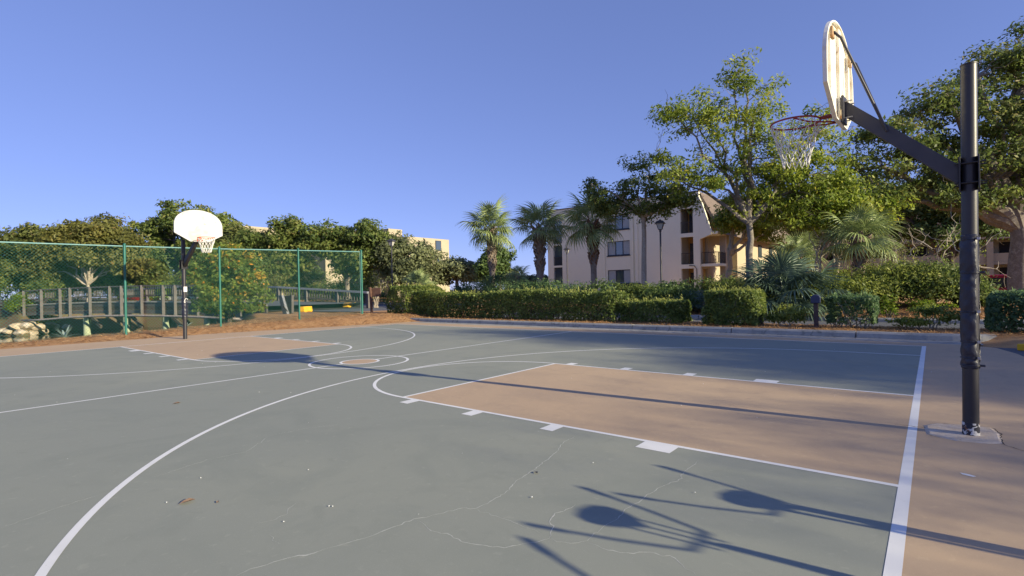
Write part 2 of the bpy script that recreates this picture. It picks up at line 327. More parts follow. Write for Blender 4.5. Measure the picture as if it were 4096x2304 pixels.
def terrain(x, y):
    x = np.asarray(x, float); y = np.asarray(y, float)
    z = np.full(np.broadcast(x, y).shape, -0.03)
    # mulch berm beyond the far baseline, rising towards the far corner
    rise = np.clip(0.03+0.0235*(y+0.6), -0.05, 0.27)
    edge = -19.15+0.32*np.clip(y-1.5, 0, 7)*0.72+0.16*noise2(x*0.8, y*1.1)
    berm = sm(-(x-edge), -0.2, 2.2)
    yfade = 1-sm(y, 9.2, 10.4)*(1-sm(-x, 16.5, 19))
    z = z + berm*(rise+0.07)*yfade + (berm*0.03*noise2(x*2.3, y*2.7))
    # planting strip behind the kerb, the drive, and the bed rising behind it
    strip = sm(y, 9.3, 9.42)*(1-sm(y, 11.0, 11.35))*sm(x, -19.5, -18)*(1-sm(x, 2.6, 3.6)*sm(-y, -9.9, -9.4))
    z = z + strip*(0.155+0.02*noise2(x*2, y*2))
    right = sm(x, 1.15, 1.7)*sm(y, 8.05, 8.8)*(1-sm(y, 11.0, 11.35))*(1-strip)
    z = z + right*(0.10+0.02*noise2(x*2, y*2))
    bed = sm(y, 15.08, 15.2)*0.14 + sm(y, 15.2, 19.0)*0.38
    bed = np.where(x < -20, bed*sm(x, -26, -20)+0.26*(1-sm(x, -26, -20)), bed)
    z = z + np.where(y > 15.0, bed*sm(y, 15.0, 15.15), 0)
    z = z - np.where(x > -21, sm(y, 21.8, 24.5)*0.72*sm(x, -21, -18), 0)
    lot = sm(-x, 20, 23)*sm(y, 9.0, 10.5); z = z*(1-lot)+0.22*lot
    z = z + sm(-x, 30, 60)*0.75*sm(np.abs(x), 0, 1)
    # pond
    d = sdist(x, y, POND)
    bank = 1-sm(d, -1.2, 1.1)
    z = z*(1-bank)+(-2.4)*bank
    return z
xs = np.concatenate([[-3000, -1200, -500, -250, -160, -120], np.arange(-100, -66, 2.0), np.arange(-66, -24, 0.6), np.arange(-24, 6, 0.22), np.arange(6, 30, 2), [40, 60, 100, 200, 500, 1200, 3000]])
ys = np.concatenate([[-3000, -1200, -400, -150, -80], np.arange(-60, -12, 3.0), np.arange(-12, 22, 0.22), np.arange(22, 60, 1.5), [65, 75, 90, 120, 180, 300, 600, 1200, 3000]])
GX, GY = np.meshgrid(xs, ys, indexing='ij'); GZ = terrain(GX, GY)
nx, ny = GX.shape
me = bpy.data.meshes.new("ground")
Vg = np.stack([GX, GY, GZ], -1).reshape(-1, 3)
idx = np.arange(nx*ny).reshape(nx, ny)
Q = np.stack([idx[:-1, :-1], idx[1:, :-1], idx[1:, 1:], idx[:-1, 1:]], -1).reshape(-1, 4)
me.vertices.add(len(Vg)); me.vertices.foreach_set("co", Vg.reshape(-1)); me.loops.add(Q.size); me.loops.foreach_set("vertex_index", Q.reshape(-1).astype(np.int32))
me.polygons.add(len(Q)); me.polygons.foreach_set("loop_start", np.arange(0, Q.size, 4, dtype=np.int32)); me.polygons.foreach_set("loop_total", np.full(len(Q), 4, dtype=np.int32))
me.update(calc_edges=True)
me.materials.append(M['straw']); me.materials.append(M['earth'])
cx_ = GX[:-1, :-1].reshape(-1); cy_ = GY[:-1, :-1].reshape(-1)
earth = ((sdist(cx_, cy_, POND) < 1.0) & (cx_ < -25.5)) | (cx_ < -48)
me.polygons.foreach_set("material_index", earth.astype(np.int32))
ground = link("ground", me, None, smooth=True); tag(ground, 'pine straw mulch and bare earth around the court', kind="structure")
def tz(x, y): return float(terrain(np.array([x]), np.array([y]))[0])

wm = MB().add([(-120, -70, -1.4), (-20, -70, -1.4), (-20, 20, -1.4), (-120, 20, -1.4)], [(0, 1, 2, 3)])
tag(wm.build("pond_water", M['water']), 'dark pond water under the timber bridge', kind="structure")

# ------------------------------------------------------------------ court
CL, HW, LW, LL = 17.07, 7.69, 1.757, 5.128
court = empty("basketball_court", (0, 0, 0)); tag(court, 'painted basketball court with green field and tan border', kind="structure")
def sheet(name, polys, z, m, parent=court, thick=None):
    b = MB()
    for p in polys: b.add([(x, y, z) for x, y in p], [tuple(range(len(p)))])
    return b.build(name, m, parent)
arcR = [(1.35-0.25*math.cos(t)+0.0, 6.2+1.5*math.sin(t)) for t in np.linspace(-1.2, 1.2, 7)]
slab = [(-19.6, -14), (1.75, -14), (1.72, 2.5), (1.52, 5.5), (1.36, 7.0), (1.15, 7.9), (0.75, 8.35), (-17.8, 8.75), (-19.6, 8.75)]
sheet("tan_border", [slab], 0.0, M['tan'])
sheet("gutter", [[(-18.6, 8.72), (0.85, 8.32), (1.0, 8.5), (0.95, 9.2), (-18.6, 9.3)]], -0.004, M['concrete'])
sheet("green_field", [[(-CL, -HW), (0, -HW), (0, HW), (-CL, HW)]], 0.0010, M['green'])
def lane(sx, x0): return [(x0, -LW), (x0, LW), (x0+sx*LL, LW), (x0+sx*LL, -LW)][::(1 if sx > 0 else -1)]
sheet("lane_paint", [lane(-1, 0)], 0.0018, M['tan'])
sheet("lane_paint", [lane(1, -CL)], 0.0018, M['tan'])
def ringpts(cx, cy, r, a0, a1, n=72): return [(cx+r*math.cos(t), cy+r*math.sin(t)) for t in np.linspace(a0, a1, n)]
sheet("center_dot_paint", [ringpts(-CL/2, 0, 0.33, 0, 2*math.pi*(47/48), 48)], 0.0018, M['tan'])
def arc(name, cx, cy, r, a0, a1, wd=0.05, z=0.0024, n=96):
    a = ringpts(cx, cy, r-wd/2, a0, a1, n); b = ringpts(cx, cy, r+wd/2, a0, a1, n); mb = MB()
    mb.v = [(x, y, z) for x, y in a+b]; mb.f = [(i, i+1, n+i+1, n+i) for i in range(n-1)]
    return mb.build(name, M['line'], court)
def bar(name, x0, x1, y0, y1, z=0.0024): return sheet(name, [[(x0, y0), (x1, y0), (x1, y1), (x0, y1)]], z, M['line'])
bar("baseline", 0.0, 0.068, -HW, HW+0.0, 0.0026); bar("baseline", -CL, -CL+0.06, -HW, HW, 0.0026)
bar("sideline", -CL+0.06, 0.0, HW-0.05, HW); bar("sideline", -CL+0.06, 0.0, -HW, -HW+0.05)
bar("center_line", -CL/2-0.025, -CL/2+0.025, 0.945, HW-0.05); bar("center_line", -CL/2-0.025, -CL/2+0.025, -HW+0.05, -0.945)
arc("center_circle", -CL/2, 0, 0.92, 0, 2*math.pi); arc("center_ring", -CL/2, 0, 0.355, 0, 2*math.pi)
bar("center_line", -CL/2-0.025, -CL/2+0.025, 0.38, 0.895); bar("center_line", -CL/2-0.025, -CL/2+0.025, -0.895, -0.38)
for sx, x0 in ((-1, 0.0), (1, -CL)):
    xe = x0+sx*LL
    for s in (-1, 1):
        a, b = sorted((x0+(0.0 if sx < 0 else 0.06), xe)); ya, yb = sorted((s*(LW-0.05), s*LW)); bar("lane_line", a, b, ya, yb, 0.0028)
        for (m0, m1) in ((1.48, 1.78), (2.63, 2.78), (3.69, 3.84), (4.75, 4.90)):
            a, b = sorted((x0+sx*m0, x0+sx*m1)); ya, yb = sorted((s*(LW+0.0005), s*(LW+0.19))); bar("lane_mark", a, b, ya, yb, 0.0028)
    a, b = sorted((xe, xe-sx*0.05)); bar("free_throw_line", a, b, -LW+0.051, LW-0.051, 0.0030)
    c0, c1 = (math.pi/2, 3*math.pi/2) if sx < 0 else (-math.pi/2, math.pi/2)
    arc("free_throw_arc", xe, 0, LW-0.025, c0, c1, z=0.0032)
    arc("three_point_arc", x0+sx*1.0, 0, 5.93, c0, c1, z=0.0036, n=160)
    for s in (-1, 1):
        a, b = sorted((x0+(0.0 if sx < 0 else 0.06), x0+sx*1.0)); bar("three_point_line", a, b, s*5.93-0.025, s*5.93+0.025, 0.0036)
# cracks in the coating
CRK = [[(-2.328, -4.504), (-2.3, -4.435), (-2.253, -4.274), (-2.234, -4.166), (-2.217, -3.981), (-2.142, -3.818), (-2.117, -3.719), (-2.026, -3.653), (-2.026, -3.552), (-2.035, -3.361), (-2.119, -3.12), (-2.134, -2.929), (-2.185, -2.72), (-2.229, -2.481), (-2.346, -2.198), (-2.361, -1.96)],
[(-2.026, -3.653), (-1.851, -3.667), (-1.719, -3.659), (-1.603, -3.672), (-1.522, -3.68)],
[(-2.181, -3.984), (-2.026, -4.025), (-1.896, -3.996), (-1.797, -4.012), (-1.7, -3.989), (-1.569, -3.92), (-1.513, -3.838), (-1.442, -3.706)],
[(-1.442, -3.706), (-1.486, -3.599), (-1.549, -3.533), (-1.602, -3.422), (-1.563, -3.362), (-1.558, -3.227)],
[(-1.442, -3.706), (-1.382, -3.709), (-1.294, -3.651), (-1.258, -3.6), (-1.268, -3.505), (-1.268, -3.383), (-1.257, -3.23), (-1.274, -3.102), (-1.256, -2.938), (-1.259, -2.844), (-1.247, -2.635), (-1.191, -2.487), (-1.237, -2.237), (-1.22, -2.116), (-1.232, -1.96)],
[(-1.248, -3.617), (-1.159, -3.622), (-1.061, -3.611), (-1.0, -3.572), (-0.947, -3.517), (-0.85, -3.491), (-0.796, -3.523), (-0.741, -3.56), (-0.679, -3.588)],
[(-2.44, -4.91), (-2.441, -4.832), (-2.413, -4.737), (-2.384, -4.638), (-2.334, -4.567), (-2.328, -4.504)],
[(-4.383, -4.707), (-4.382, -4.59), (-4.44, -4.459), (-4.478, -4.274), (-4.441, -4.105), (-4.441, -3.956), (-4.609, -3.784), (-4.748, -3.634)],
[(-4.13, -5.539), (-4.158, -5.441), (-4.215, -5.324), (-4.257, -5.182), (-4.271, -5.025)],
[(-2.943, -4.605), (-2.901, -4.485), (-2.922, -4.407), (-2.99, -4.359), (-3.038, -4.274)],
[(-2.746, -4.599), (-2.644, -4.628), (-2.571, -4.624)],
[(-4.777, -3.603), (-4.742, -3.441), (-4.719, -3.265), (-4.642, -3.113), (-4.585, -2.963)]]
def ribbon(name, pts, wd, z, m, g, parent):
    P = [np.array(pts[0])]
    for a, b in zip(pts[:-1], pts[1:]):
        a = np.array(a); b = np.array(b); k = max(2, int(np.hypot(*(b-a))/0.03))
        for i in range(1, k+1): P.append(a+(b-a)*i/k+g.normal(0, 0.006, 2))
    P = np.array(P); d = np.gradient(P, axis=0); nr = unit(np.stack([-d[:, 1], d[:, 0]], 1))
    wv = wd*np.clip(0.35+0.8*g.random(len(P)), 0.15, 1.2)*np.minimum(1, np.minimum(np.arange(len(P)), np.arange(len(P))[::-1])/4+0.15)
    A = P+nr*wv[:, None]/2; B = P-nr*wv[:, None]/2; k = len(P); mb = MB()
    mb.v = [(x, y, z) for x, y in A]+[(x, y, z) for x, y in B]; mb.f = [(k+i, k+i+1, i+1, i) for i in range(k-1)]
    return mb.build(name, m, parent)
cw = [0.0062, 0.0035, 0.006, 0.007, 0.005, 0.006, 0.011, 0.004, 0.004, 0.0045, 0.0045, 0.003]
for i, c in enumerate(CRK): ribbon("crack", c, cw[i], 0.0017 + i*0.00003, M['crack'], rng, court)
for c in [[(-0.105, 0.094), (0.012, 0.096), (0.069, 0.091), (0.129, 0.111), (0.145, 0.005)], [(0.48, 0.40), (0.615, 0.393), (0.634, 0.235), (0.635, -0.155), (0.653, -0.221), (0.734, -0.311), (1.05, -0.42)], [(0.138, -0.112), (0.175, -0.18), (0.233, -0.222)], [(0.143, 0.252), (0.276, 0.364), (0.397, 0.39)]]:
    ribbon("crack", c, 0.010, 0.0040, M['crackdark'], rng, court)

# kerbs: separate stones with open joints
def kerb(name, pts, label, prof_w=0.26, h=0.145, seg=3.05, m='concrete', z0=-0.03):
    k = empty(name, (0, 0, 0)); tag(k, label, kind="structure")
    d = [0]
    for a, b in zip(pts[:-1], pts[1:]): d.append(d[-1]+math.dist(a, b))
    def at(s):
        for i in range(len(pts)-1):
            if s <= d[i+1] or i == len(pts)-2:
                t = (s-d[i])/(d[i+1]-d[i]); return Vector((pts[i][0]+(pts[i+1][0]-pts[i][0])*t, pts[i][1]+(pts[i+1][1]-pts[i][1])*t, 0))
    s = 0.0
    while s < d[-1]-0.3:
        e = min(s+seg*random.uniform(0.8, 1.15), d[-1]); n = 6; mb = MB()
        for i in range(n+1):
            q = s+0.012+(e-s-0.024)*i/n; p = at(q); p2 = at(min(q+0.01, d[-1])); p1 = at(max(q-0.01, 0)); t = (p2-p1).normalized(); nr = Vector((-t.y, t.x, 0))
            pr = [(0, z0), (0.035, h*0.72), (0.075, h), (prof_w-0.03, h+0.004), (prof_w, h-0.025), (prof_w, z0)]
            j = random.uniform(-.003, .003)
            for (o_, z) in pr: mb.v.append(tuple(p+nr*(o_)+Vector((0, 0, z+(j if z > 0 else 0)))))
        for i in range(n):
            for q in range(5): mb.f.append((i*6+q, i*6+q+1, (i+1)*6+q+1, (i+1)*6+q))
        mb.f.append(tuple(range(6))); mb.f.append(tuple(n*6+q for q in range(6))[::-1])
        mb.build("kerb_stone", M[m], k); s = e
    return k
kerb("kerb", [(-18.2, 9.28), (-13, 9.22), (-6, 9.12), (0.35, 9.06), (0.95, 9.18), (1.3, 9.5)], 'grey concrete kerb along the far sideline below the hedges')
kerb("drive_kerb", [(-20.5, 14.95), (-8, 14.95), (6, 14.95)], 'grey concrete kerb across the drive below the mulch bed', seg=3.6)
# drive behind the hedges, car park by the bridge
MBd = MB(); MBd.add([(-20.6, 11.3, 0.012), (8, 11.3, 0.012), (8, 14.96, 0.012), (-20.6, 14.96, 0.012)], [(0, 1, 2, 3)])
tag(MBd.build("drive", M['asphalt']), 'grey asphalt drive behind the hedges', kind="structure")
MBd = MB()
pl = [(-20.5, 11.3, 0.03), (-20.5, 14.96, 0.03), (-24, 22, 0.30), (-38, 26, 0.33), (-46, 19, 0.60), (-36.2, 13.6, 0.72), (-35.0, 8.2, 0.72), (-29.3, 9.7, 0.30), (-24.5, 11.0, 0.27)]
MBd.add(pl, [tuple(range(len(pl)))])
tag(MBd.build("car_park", M['asphalt']), 'sunlit asphalt car park leading to the bridge', kind="structure")
MBd = MB().add([(1.1, 2, 0.002-0.02), (9, 2, -0.018), (9, 8.2, -0.018), (1.1, 8.2, -0.018)], [(0, 1, 2, 3)])
tag(MBd.build("side_asphalt", M['asphalt']), 'rough grey asphalt beside the right end of the court', kind="structure")
yk = MB().prism([(1.42, 7.80), (1.58, 7.95), (3.4, 7.25), (3.25, 7.0)], -0.02, 0.11); 
tag(yk.build("yellow_kerb", M['yellow'], bevel=0.02), 'yellow painted kerb end at the right edge of the court', kind="structure")

# ------------------------------------------------------------------ hoops
def board_outline(n=22, wd=1.32, top=0.97):
    # fan backboard: curved top, straight cut lower corners; origin at the bottom middle
    pts = [(-0.26, 0.0), (0.26, 0.0), (wd/2, 0.24), (wd/2, 0.46)]
    for t in np.linspace(0, math.pi, n)[1:-1]:
        pts.append((wd/2*math.cos(t), 0.46+(top-0.46)*math.sin(t)**0.85))
    pts.append((-wd/2, 0.46)); pts.append((-wd/2, 0.24))
    return pts
def scale_poly(p, k, c=(0, 0.48)): return [(c[0]+(x-c[0])*k, c[1]+(y-c[1])*k) for x, y in p]
def hoop(loc, rz, label, near, board_col='boardface'):
    """origin at the pole foot, backboard towards -x"""
    t = empty("basketball_hoop", loc, rz, label, 'basketball hoop')
    pr = 0.057; topz = 3.22 if near else 3.05; bx = -0.94; rz_ = 3.03; z0 = 2.925   # board plane, rim height, board bottom
    lean = 0.012 if near else 0.004
    def px(z): return lean*z
    MB().tube([(px(z), 0, z) for z in (-0.1, 0.16, 0.8, 1.6, 2.4, topz)], pr, 28).build("pole", M['pole'], t, autosm=True)
    MB().tube([(px(topz), 0, topz), (px(topz), 0, topz+0.012)], pr+0.003, 28).build("pole_cap", M['black'], t)
    if near: MB().tube([(0, 0, 0.01), (0, 0, 0.115)], [pr+0.0035, pr+0.0015], 28).build("pole_foot", M['chipped'], t, autosm=True)
    zc = 2.28 if near else 2.28
    # clamp: two plates and four bolts round the pole
    for s in (-1, 1):
        c = MB().box(px(zc)+s*(pr+0.006)-0.006, px(zc)+s*(pr+0.006)+0.006, -0.1, 0.1, zc-0.145, zc+0.145).build("clamp_plate", M['black'], t, bevel=0.003)
    for zz in (zc-0.085, zc+0.085):
        for s in (-1, 1): MB().tube([(px(zc)-pr-0.04, s*0.075, zz), (px(zc)+pr+0.055, s*0.075, zz)], 0.007, 8).build("clamp_bolt", M['black'], t)
    # sloping box arm from the clamp to the board
    a = Vector((px(zc)-pr-0.012, 0, zc)); b = Vector((bx+0.06, 0, z0+0.14))
    dv = (b-a).normalized(); nr = Vector((-dv.z, 0, dv.x)); hw_ = 0.062 if near else 0.085
    if nr.z < 0: nr = -nr
    armp = [a+nr*hw_*1.25, b+nr*hw_*1.15, b-nr*hw_*0.9, a-nr*hw_*1.25]
    armp[0] = Vector((a.x, 0, a.z+0.088)); armp[3] = Vector((a.x, 0, a.z-0.088)); armp[1] = Vector((b.x, 0, b.z+0.085)); armp[2] = Vector((b.x, 0, b.z-0.075))
    MB().prism([(p.x, p.z) for p in armp], -0.03 if near else -0.05, 0.03 if near else 0.05, 'y').build("arm", M['arm'] if near else M['black'], t, bevel=0.004)
    mp = MB().box(bx+0.04, bx+0.062, -0.09, 0.09, z0+0.0, z0+0.26).build("mount_plate", M['arm'], t, bevel=0.003)
    for yy in (-0.06, 0.06):
        for zz in (0.04, 0.20): MB().tube([(bx+0.04, yy, z0+zz), (bx+0.13, yy, z0+zz)], 0.006, 6).build("bolt", M['zinc'], mp)
    # braces to the upper corners
    k = a.lerp(b, 0.60)
    for s in (-1, 1):
        MB().tube([(k.x, s*0.036, k.z+0.02), (k.x-0.03, s*0.045, k.z+0.10), (bx+0.10, s*0.40, z0+0.70), (bx+0.05, s*0.44, z0+0.755)], [0.012, 0.0125, 0.0125, 0.012], 10).build("brace", M['arm'], t, autosm=True)
    # backboard: dished fan shell, rim flange folded to the back, ribs on the back
    out = board_outline(wd=1.32 if near else 1.42)
    bb = MB(); kk = len(out); inn = scale_poly(out, 0.965)
    fx, bxk = bx-0.004, bx+0.034
    vs_ = [(fx, y, z0+z) for y, z in out]+[(bxk, y, z0+z) for y, z in out]+[(bxk, y, z0+z) for y, z in inn]+[(fx+0.005, y, z0+z) for y, z in inn]
    fs = [tuple(range(kk))]+[(i, (i+1) % kk, kk+(i+1) % kk, kk+i) for i in range(kk)]+[(kk+i, kk+(i+1) % kk, 2*kk+(i+1) % kk, 2*kk+i) for i in range(kk)]+[(2*kk+i, 2*kk+(i+1) % kk, 3*kk+(i+1) % kk, 3*kk+i) for i in range(kk)]+[tuple(range(3*kk, 4*kk))[::-1]]
    bb.add(vs_, fs); board = bb.build("backboard", M[board_col] if not near else M['boardback'], t, bevel=0.003)
    for y0, y1, za, zb in ((-0.06, 0.06, 0.02, 0.93), (-0.47, -0.41, 0.16, 0.80), (0.41, 0.47, 0.16, 0.80)):
        MB().box(bx+0.003, bx+0.03, y0, y1, z0+za, z0+zb).build("rib", M['boardback'], board, bevel=0.004)
    for s in (-1, 1): MB().box(bx+0.03, bx+0.052, s*0.44-0.05, s*0.44+0.05, z0+0.70, z0+0.80).build("brace_lug", M['rust'], board, bevel=0.004)
    MB().box(bx+0.0303, bx+0.042, -0.10, 0.10, z0+0.03, z0+0.12).build("rust_plate", M['rust'], board)
    # rim with plate and two under-braces
    rc = bx-0.004-0.155-0.2285; rr = 0.2285
    rim = MB().tube([(rc+rr*math.cos(q), rr*math.sin(q), rz_) for q in np.linspace(0, 2*math.pi, 49)[:-1]], 0.0095, 8, closed=True).build("rim", M['red'] if near else M['orange'], t, smooth=True)
    rm = M['red'] if near else M['orange']
    MB().box(bx-0.018, bx-0.006, -0.075, 0.075, z0+0.02, z0+0.15).build("rim_plate", rm, rim, bevel=0.003)
    MB().prism([(bx-0.012, -0.07), (bx-0.012, 0.07), (rc+rr*0.985, 0.045), (rc+rr*0.985, -0.045)], rz_-0.007, rz_+0.003).build("rim_neck", rm, rim)
    for s in (-1, 1):
        MB().tube([(bx-0.012, s*0.02, z0+0.03), (bx-0.12, s*0.06, z0+0.045), (rc+0.14, s*0.10, rz_-0.035), (rc+0.04, s*(rr-0.008), rz_-0.006)], 0.008, 6).build("rim_brace", rm, rim, smooth=True)
    # net: crossing cords from 12 loops, pulled in to a narrow waist
    net = MB(); nl = 12; rad = lambda u: (rr-0.004)*(1-u)**1.15*0.62+0.098+0.018*u
    for i in range(nl):
        for s in (-1, 1):
            pts = []
            for u in np.linspace(0, 1, 15):
                ang = 2*math.pi*(i+s*(0.5*u*5.0+0.10*math.sin(u*5*math.pi*2+0.5)))/nl + 0.02*math.sin(7*u+i)
                r_ = rr-0.003 if u == 0 else min(rr-0.003, rad(u)+0.004*math.sin(9*u+i*2))
                pts.append((rc+r_*math.cos(ang), r_*math.sin(ang), rz_-0.012-0.44*u-0.006*math.sin(i*1.7)))
            net.tube(pts, 0.0042 if near else 0.0062, 5)
    net.build("net", M['cord'], t, smooth=True)
    return t
h1 = hoop((0.437, 0.03, 0), -0.05, 'near black pole basketball hoop seen from behind with rusty white backboard', True)
h2 = hoop((-18.06, 0.19, 0.06), math.pi+0.13, 'far basketball hoop with bright white fan backboard before the green fence', False)
# wrinkled vinyl pad strapped round the near pole
def pad(parent, z0, z1, r, cinch, lean, open_a=0.9):
    n = 40; k = 120; mb = MB()
    for i in range(k+1):
        z = z0+(z1-z0)*i/k
        dz = min(abs(z-c) for c in cinch); sag = 1-math.exp(-(dz/0.045)**2)
        half = math.pi-open_a*(0.28+0.5*sag)
        for j in range(n+1):
            a = -half+2*half*j/n
            wr = 0.004*math.sin(a*3+z*34+2*math.sin(z*19))*(1-sag*0.55)+0.003*math.sin(a*5-z*61+1.3)*(1-sag*0.7)+0.002*math.sin(z*23+a*2)
            rr = r+0.007*sag+wr*0.75
            if i in (0, k): rr -= 0.006
            mb.v.append((lean*z+rr*math.cos(a+math.pi*0.92), rr*math.sin(a+math.pi*0.92), z))
    for i in range(k):
        for j in range(n): mb.f.append((i*(n+1)+j, i*(n+1)+j+1, (i+1)*(n+1)+j+1, (i+1)*(n+1)+j))
    o = mb.build("pole_pad", M['vinyl'], parent, smooth=True)
    s = o.modifiers.new("thick", 'SOLIDIFY'); s.thickness = 0.006; s.offset = -1
    return o
cz = (1.71, 1.42, 1.08, 0.82, 0.68, 0.615)
pd = pad(h1, 0.585, 1.75, 0.0625, cz, 0.012)
for i, z in enumerate(cz):
    MB().tube([(0.012*z+0.0665*math.cos(q), 0.0665*math.sin(q), z) for q in np.linspace(0, 2*math.pi, 33)[:-1]], 0.005, 6, closed=True).build("strap", M['vinyl'], pd, smooth=True)
    if i in (1, 5): MB().box(0.012*z+0.060, 0.012*z+0.098, -0.03, -0.012, z-0.008, z+0.010).build("strap_end", M['vinyl'], pd, bevel=0.004)
    else: MB().box(0.012*z+0.045, 0.012*z+0.068, -0.062, -0.045, z-0.012, z+0.012).build("buckle", M['zinc'], pd, bevel=0.003)
ft = MB(); fp = [(0.11, 0.20), (0.192, 0.33), (0.388, 0.40), (0.60, 0.415), (0.635, 0.2), (0.632, -0.137), (0.531, -0.215), (0.334, -0.253), (0.135, -0.147)]
ci = (0.38, 0.07)
ft.v = [(x, y, 0.0005) for x, y in fp]+[(ci[0]+(x-ci[0])*0.9, ci[1]+(y-ci[1])*0.93, 0.009) for x, y in fp]
ft.f = [(i, (i+1) % 9, 9+(i+1) % 9, 9+i) for i in range(9)]+[tuple(range(9, 18))]
fo = ft.build("pole_footing", M['footing']); tag(fo, 'pale patched concrete footing round the near pole', kind="structure")
# far hoop: fitted sleeve pad, collar, sticker and a tied white cord
pd2 = pad(h2, 0.62, 1.22, 0.074, (0.65, 0.9, 1.19), 0.004, 0.05)
MB().tube([(0.002, 0, 0.55), (0.002, 0, 0.62)], 0.072, 20).build("collar", M['black'], h2, autosm=True)
MB().box(-0.068, -0.0585, -0.05, 0.05, 1.42, 1.58).build("sticker", M['sticker'], h2)
MB().tube([(-0.088*math.cos(q*0.25)-0.0, 0.05*math.sin(q*1.2)+0.0, 1.17-0.052*q*0.5+0.04*math.cos(q*1.9)) for q in np.linspace(-1.4, 3.6, 30)], 0.009, 6).build("tied_cord", M['cord'], h2, smooth=True)

# ------------------------------------------------------------------ chain link fence
FX = -21.05
fence = empty("chain_link_fence", (FX, 0, 0), 0, 'green chain link fence behind the far hoop', 'fence')
posts = [(-9.8, -0.03), (-6.75, 0.0), (-3.68, 0.02), (-0.58, 0.05), (2.43, 0.10), (5.62, 0.185), (8.80, 0.26)]
for i, (y, z) in enumerate(posts):
    r_ = 0.045 if i == len(posts)-1 else 0.038
    p = MB().tube([(0, y, z-0.4), (0, y, z+3.07)], r_, 14).build("fence_post", M['fgreen'], fence, autosm=True)
    MB().lathe([(r_+0.006, 0), (r_+0.008, 0.03), (r_*0.6, 0.06), (0.004, 0.07)], 12, (0, y, z+3.06)).build("post_cap", M['fgreen'], p, smooth=True)
MB().tube([(0, 8.72, posts[-1][1]-0.02), (0, 8.72, posts[-1][1]+2.98)], 0.012, 6).build("tension_bar", M['frail'], fence)
rp = [(-0.052, y, z+3.03) for y, z in posts]
for (a, b) in zip(rp[:-1], rp[1:]): MB().tube([a, b], 0.024, 10).build("top_rail", M['frail'], fence, autosm=True)
def fz(y):
    return float(np.interp(y, [p[0] for p in posts], [p[1] for p in posts]))
wire = MB(); pit = 0.098; H = 2.96; y0, y1 = posts[0][0], posts[-1][0]-0.06
def seg(ya, za, yb, zb):
    a = Vector((-0.03, ya, fz(ya)+0.05+za)); b = Vector((-0.03, yb, fz(yb)+0.05+zb)); r_ = 0.0023
    s = Vector((r_, 0, 0)); d = (b-a).normalized(); u = d.cross(Vector((1, 0, 0)))*r_
    wire.add([a-s, a+u, a+s, a-u, b-s, b+u, b+s, b-u], [(0, 1, 5, 4), (1, 2, 6, 5), (2, 3, 7, 6), (3, 0, 4, 7)])
for s in (-1, 1):
    c = y0-H
    while c < y1+H:
        ya, yb = c, c+s*H
        za, zb = 0.0, H
        # clip to the span, split at posts so that the wire follows the slope
        lo, hi = (ya, yb) if s > 0 else (yb, ya)
        lo2, hi2 = max(lo, y0), min(hi, y1)
        if hi2-lo2 > 0.02:
            cuts = [lo2]+[p[0] for p in posts if lo2 < p[0] < hi2]+[hi2]
            for q0, q1 in zip(cuts[:-1], cuts[1:]):
                seg(q0, (q0-ya)/(yb-ya)*H, q1, (q1-ya)/(yb-ya)*H)
        c += pit
wo_ = wire.build("wire_mesh", M['fwire'], fence); wo_["kind"] = "stuff"

# ------------------------------------------------------------------ timber bridge
bridge = empty("timber_bridge", (-38, 8, 0), 0, 'weathered timber road bridge over the pond behind the fence', 'bridge')
BO = Vector((-38, 8, 0))
NR = [(-53.98, 1.47, 1.95, -0.19), (-51.99, 2.17, 2.02, -0.15), (-49.93, 2.89, 2.05, -0.10), (-48.86, 3.26, 2.07, -0.06), (-46.74, 3.97, 2.09, 0.02), (-44.7, 4.64, 2.10, 0.09), (-43.54, 5.02, 2.09, 0.12), (-41.54, 5.66, 2.09, 0.11), (-39.48, 6.29, 2.06, 0.11), (-38.35, 6.62, 2.04, 0.11), (-36.3, 7.23, 1.98, 0.11), (-34.2, 7.7, 1.90, 0.11), (-32.0, 8.05, 1.84, 0.10), (-29.6, 8.3, 1.78, 0.10)]
FR = [(-53.0, 7.4), (-50, 8.3), (-47, 9.2), (-44, 10.1), (-41, 10.9), (-38, 11.5), (-35.25, 11.9), (-32.8, 12.6), (-30.2, 13.3), (-27.7, 13.9)]
Bv = lambda x, y, z: tuple(Vector((x, y, z))-BO)
def deckz(z): return z-1.12
for i, (x, y, zt, zb) in enumerate(NR):
    MB().box(x-0.095-BO.x, x+0.095-BO.x, y-0.2-BO.y, y-0.02-BO.y, zb-0.05, zt+0.04).build("post", M['timber'], bridge, bevel=0.015)
for (a, b) in zip(NR[:-1], NR[1:]):
    MB().beam(Bv(a[0], a[1], a[2]), Bv(b[0], b[1], b[2]), 0.22, 0.09).build("hand_rail", M['timber'], bridge)
    MB().beam(Bv(a[0], a[1]+0.05, a[2]-0.66), Bv(b[0], b[1]+0.05, b[2]-0.66), 0.09, 0.10).build("lower_rail", M['timberdark'], bridge)
    n = 4
    for q in range(3):   # fascia planks below the deck
        zz = [deckz(p[2])-0.12-0.26*q for p in (a, b)]
        MB().beam(Bv(a[0], a[1]+0.06, zz[0]), Bv(b[0], b[1]+0.06, zz[1]), 0.06, 0.245).build("fascia_plank", M['timber' if (q != 1) else 'timberdark'], bridge)
    MB().beam(Bv(a[0], a[1]-0.0, deckz(a[2])+0.04), Bv(b[0], b[1]-0.0, deckz(b[2])+0.04), 0.10, 0.09).build("kerb_beam", M['concrete'], bridge)
bal = MB()
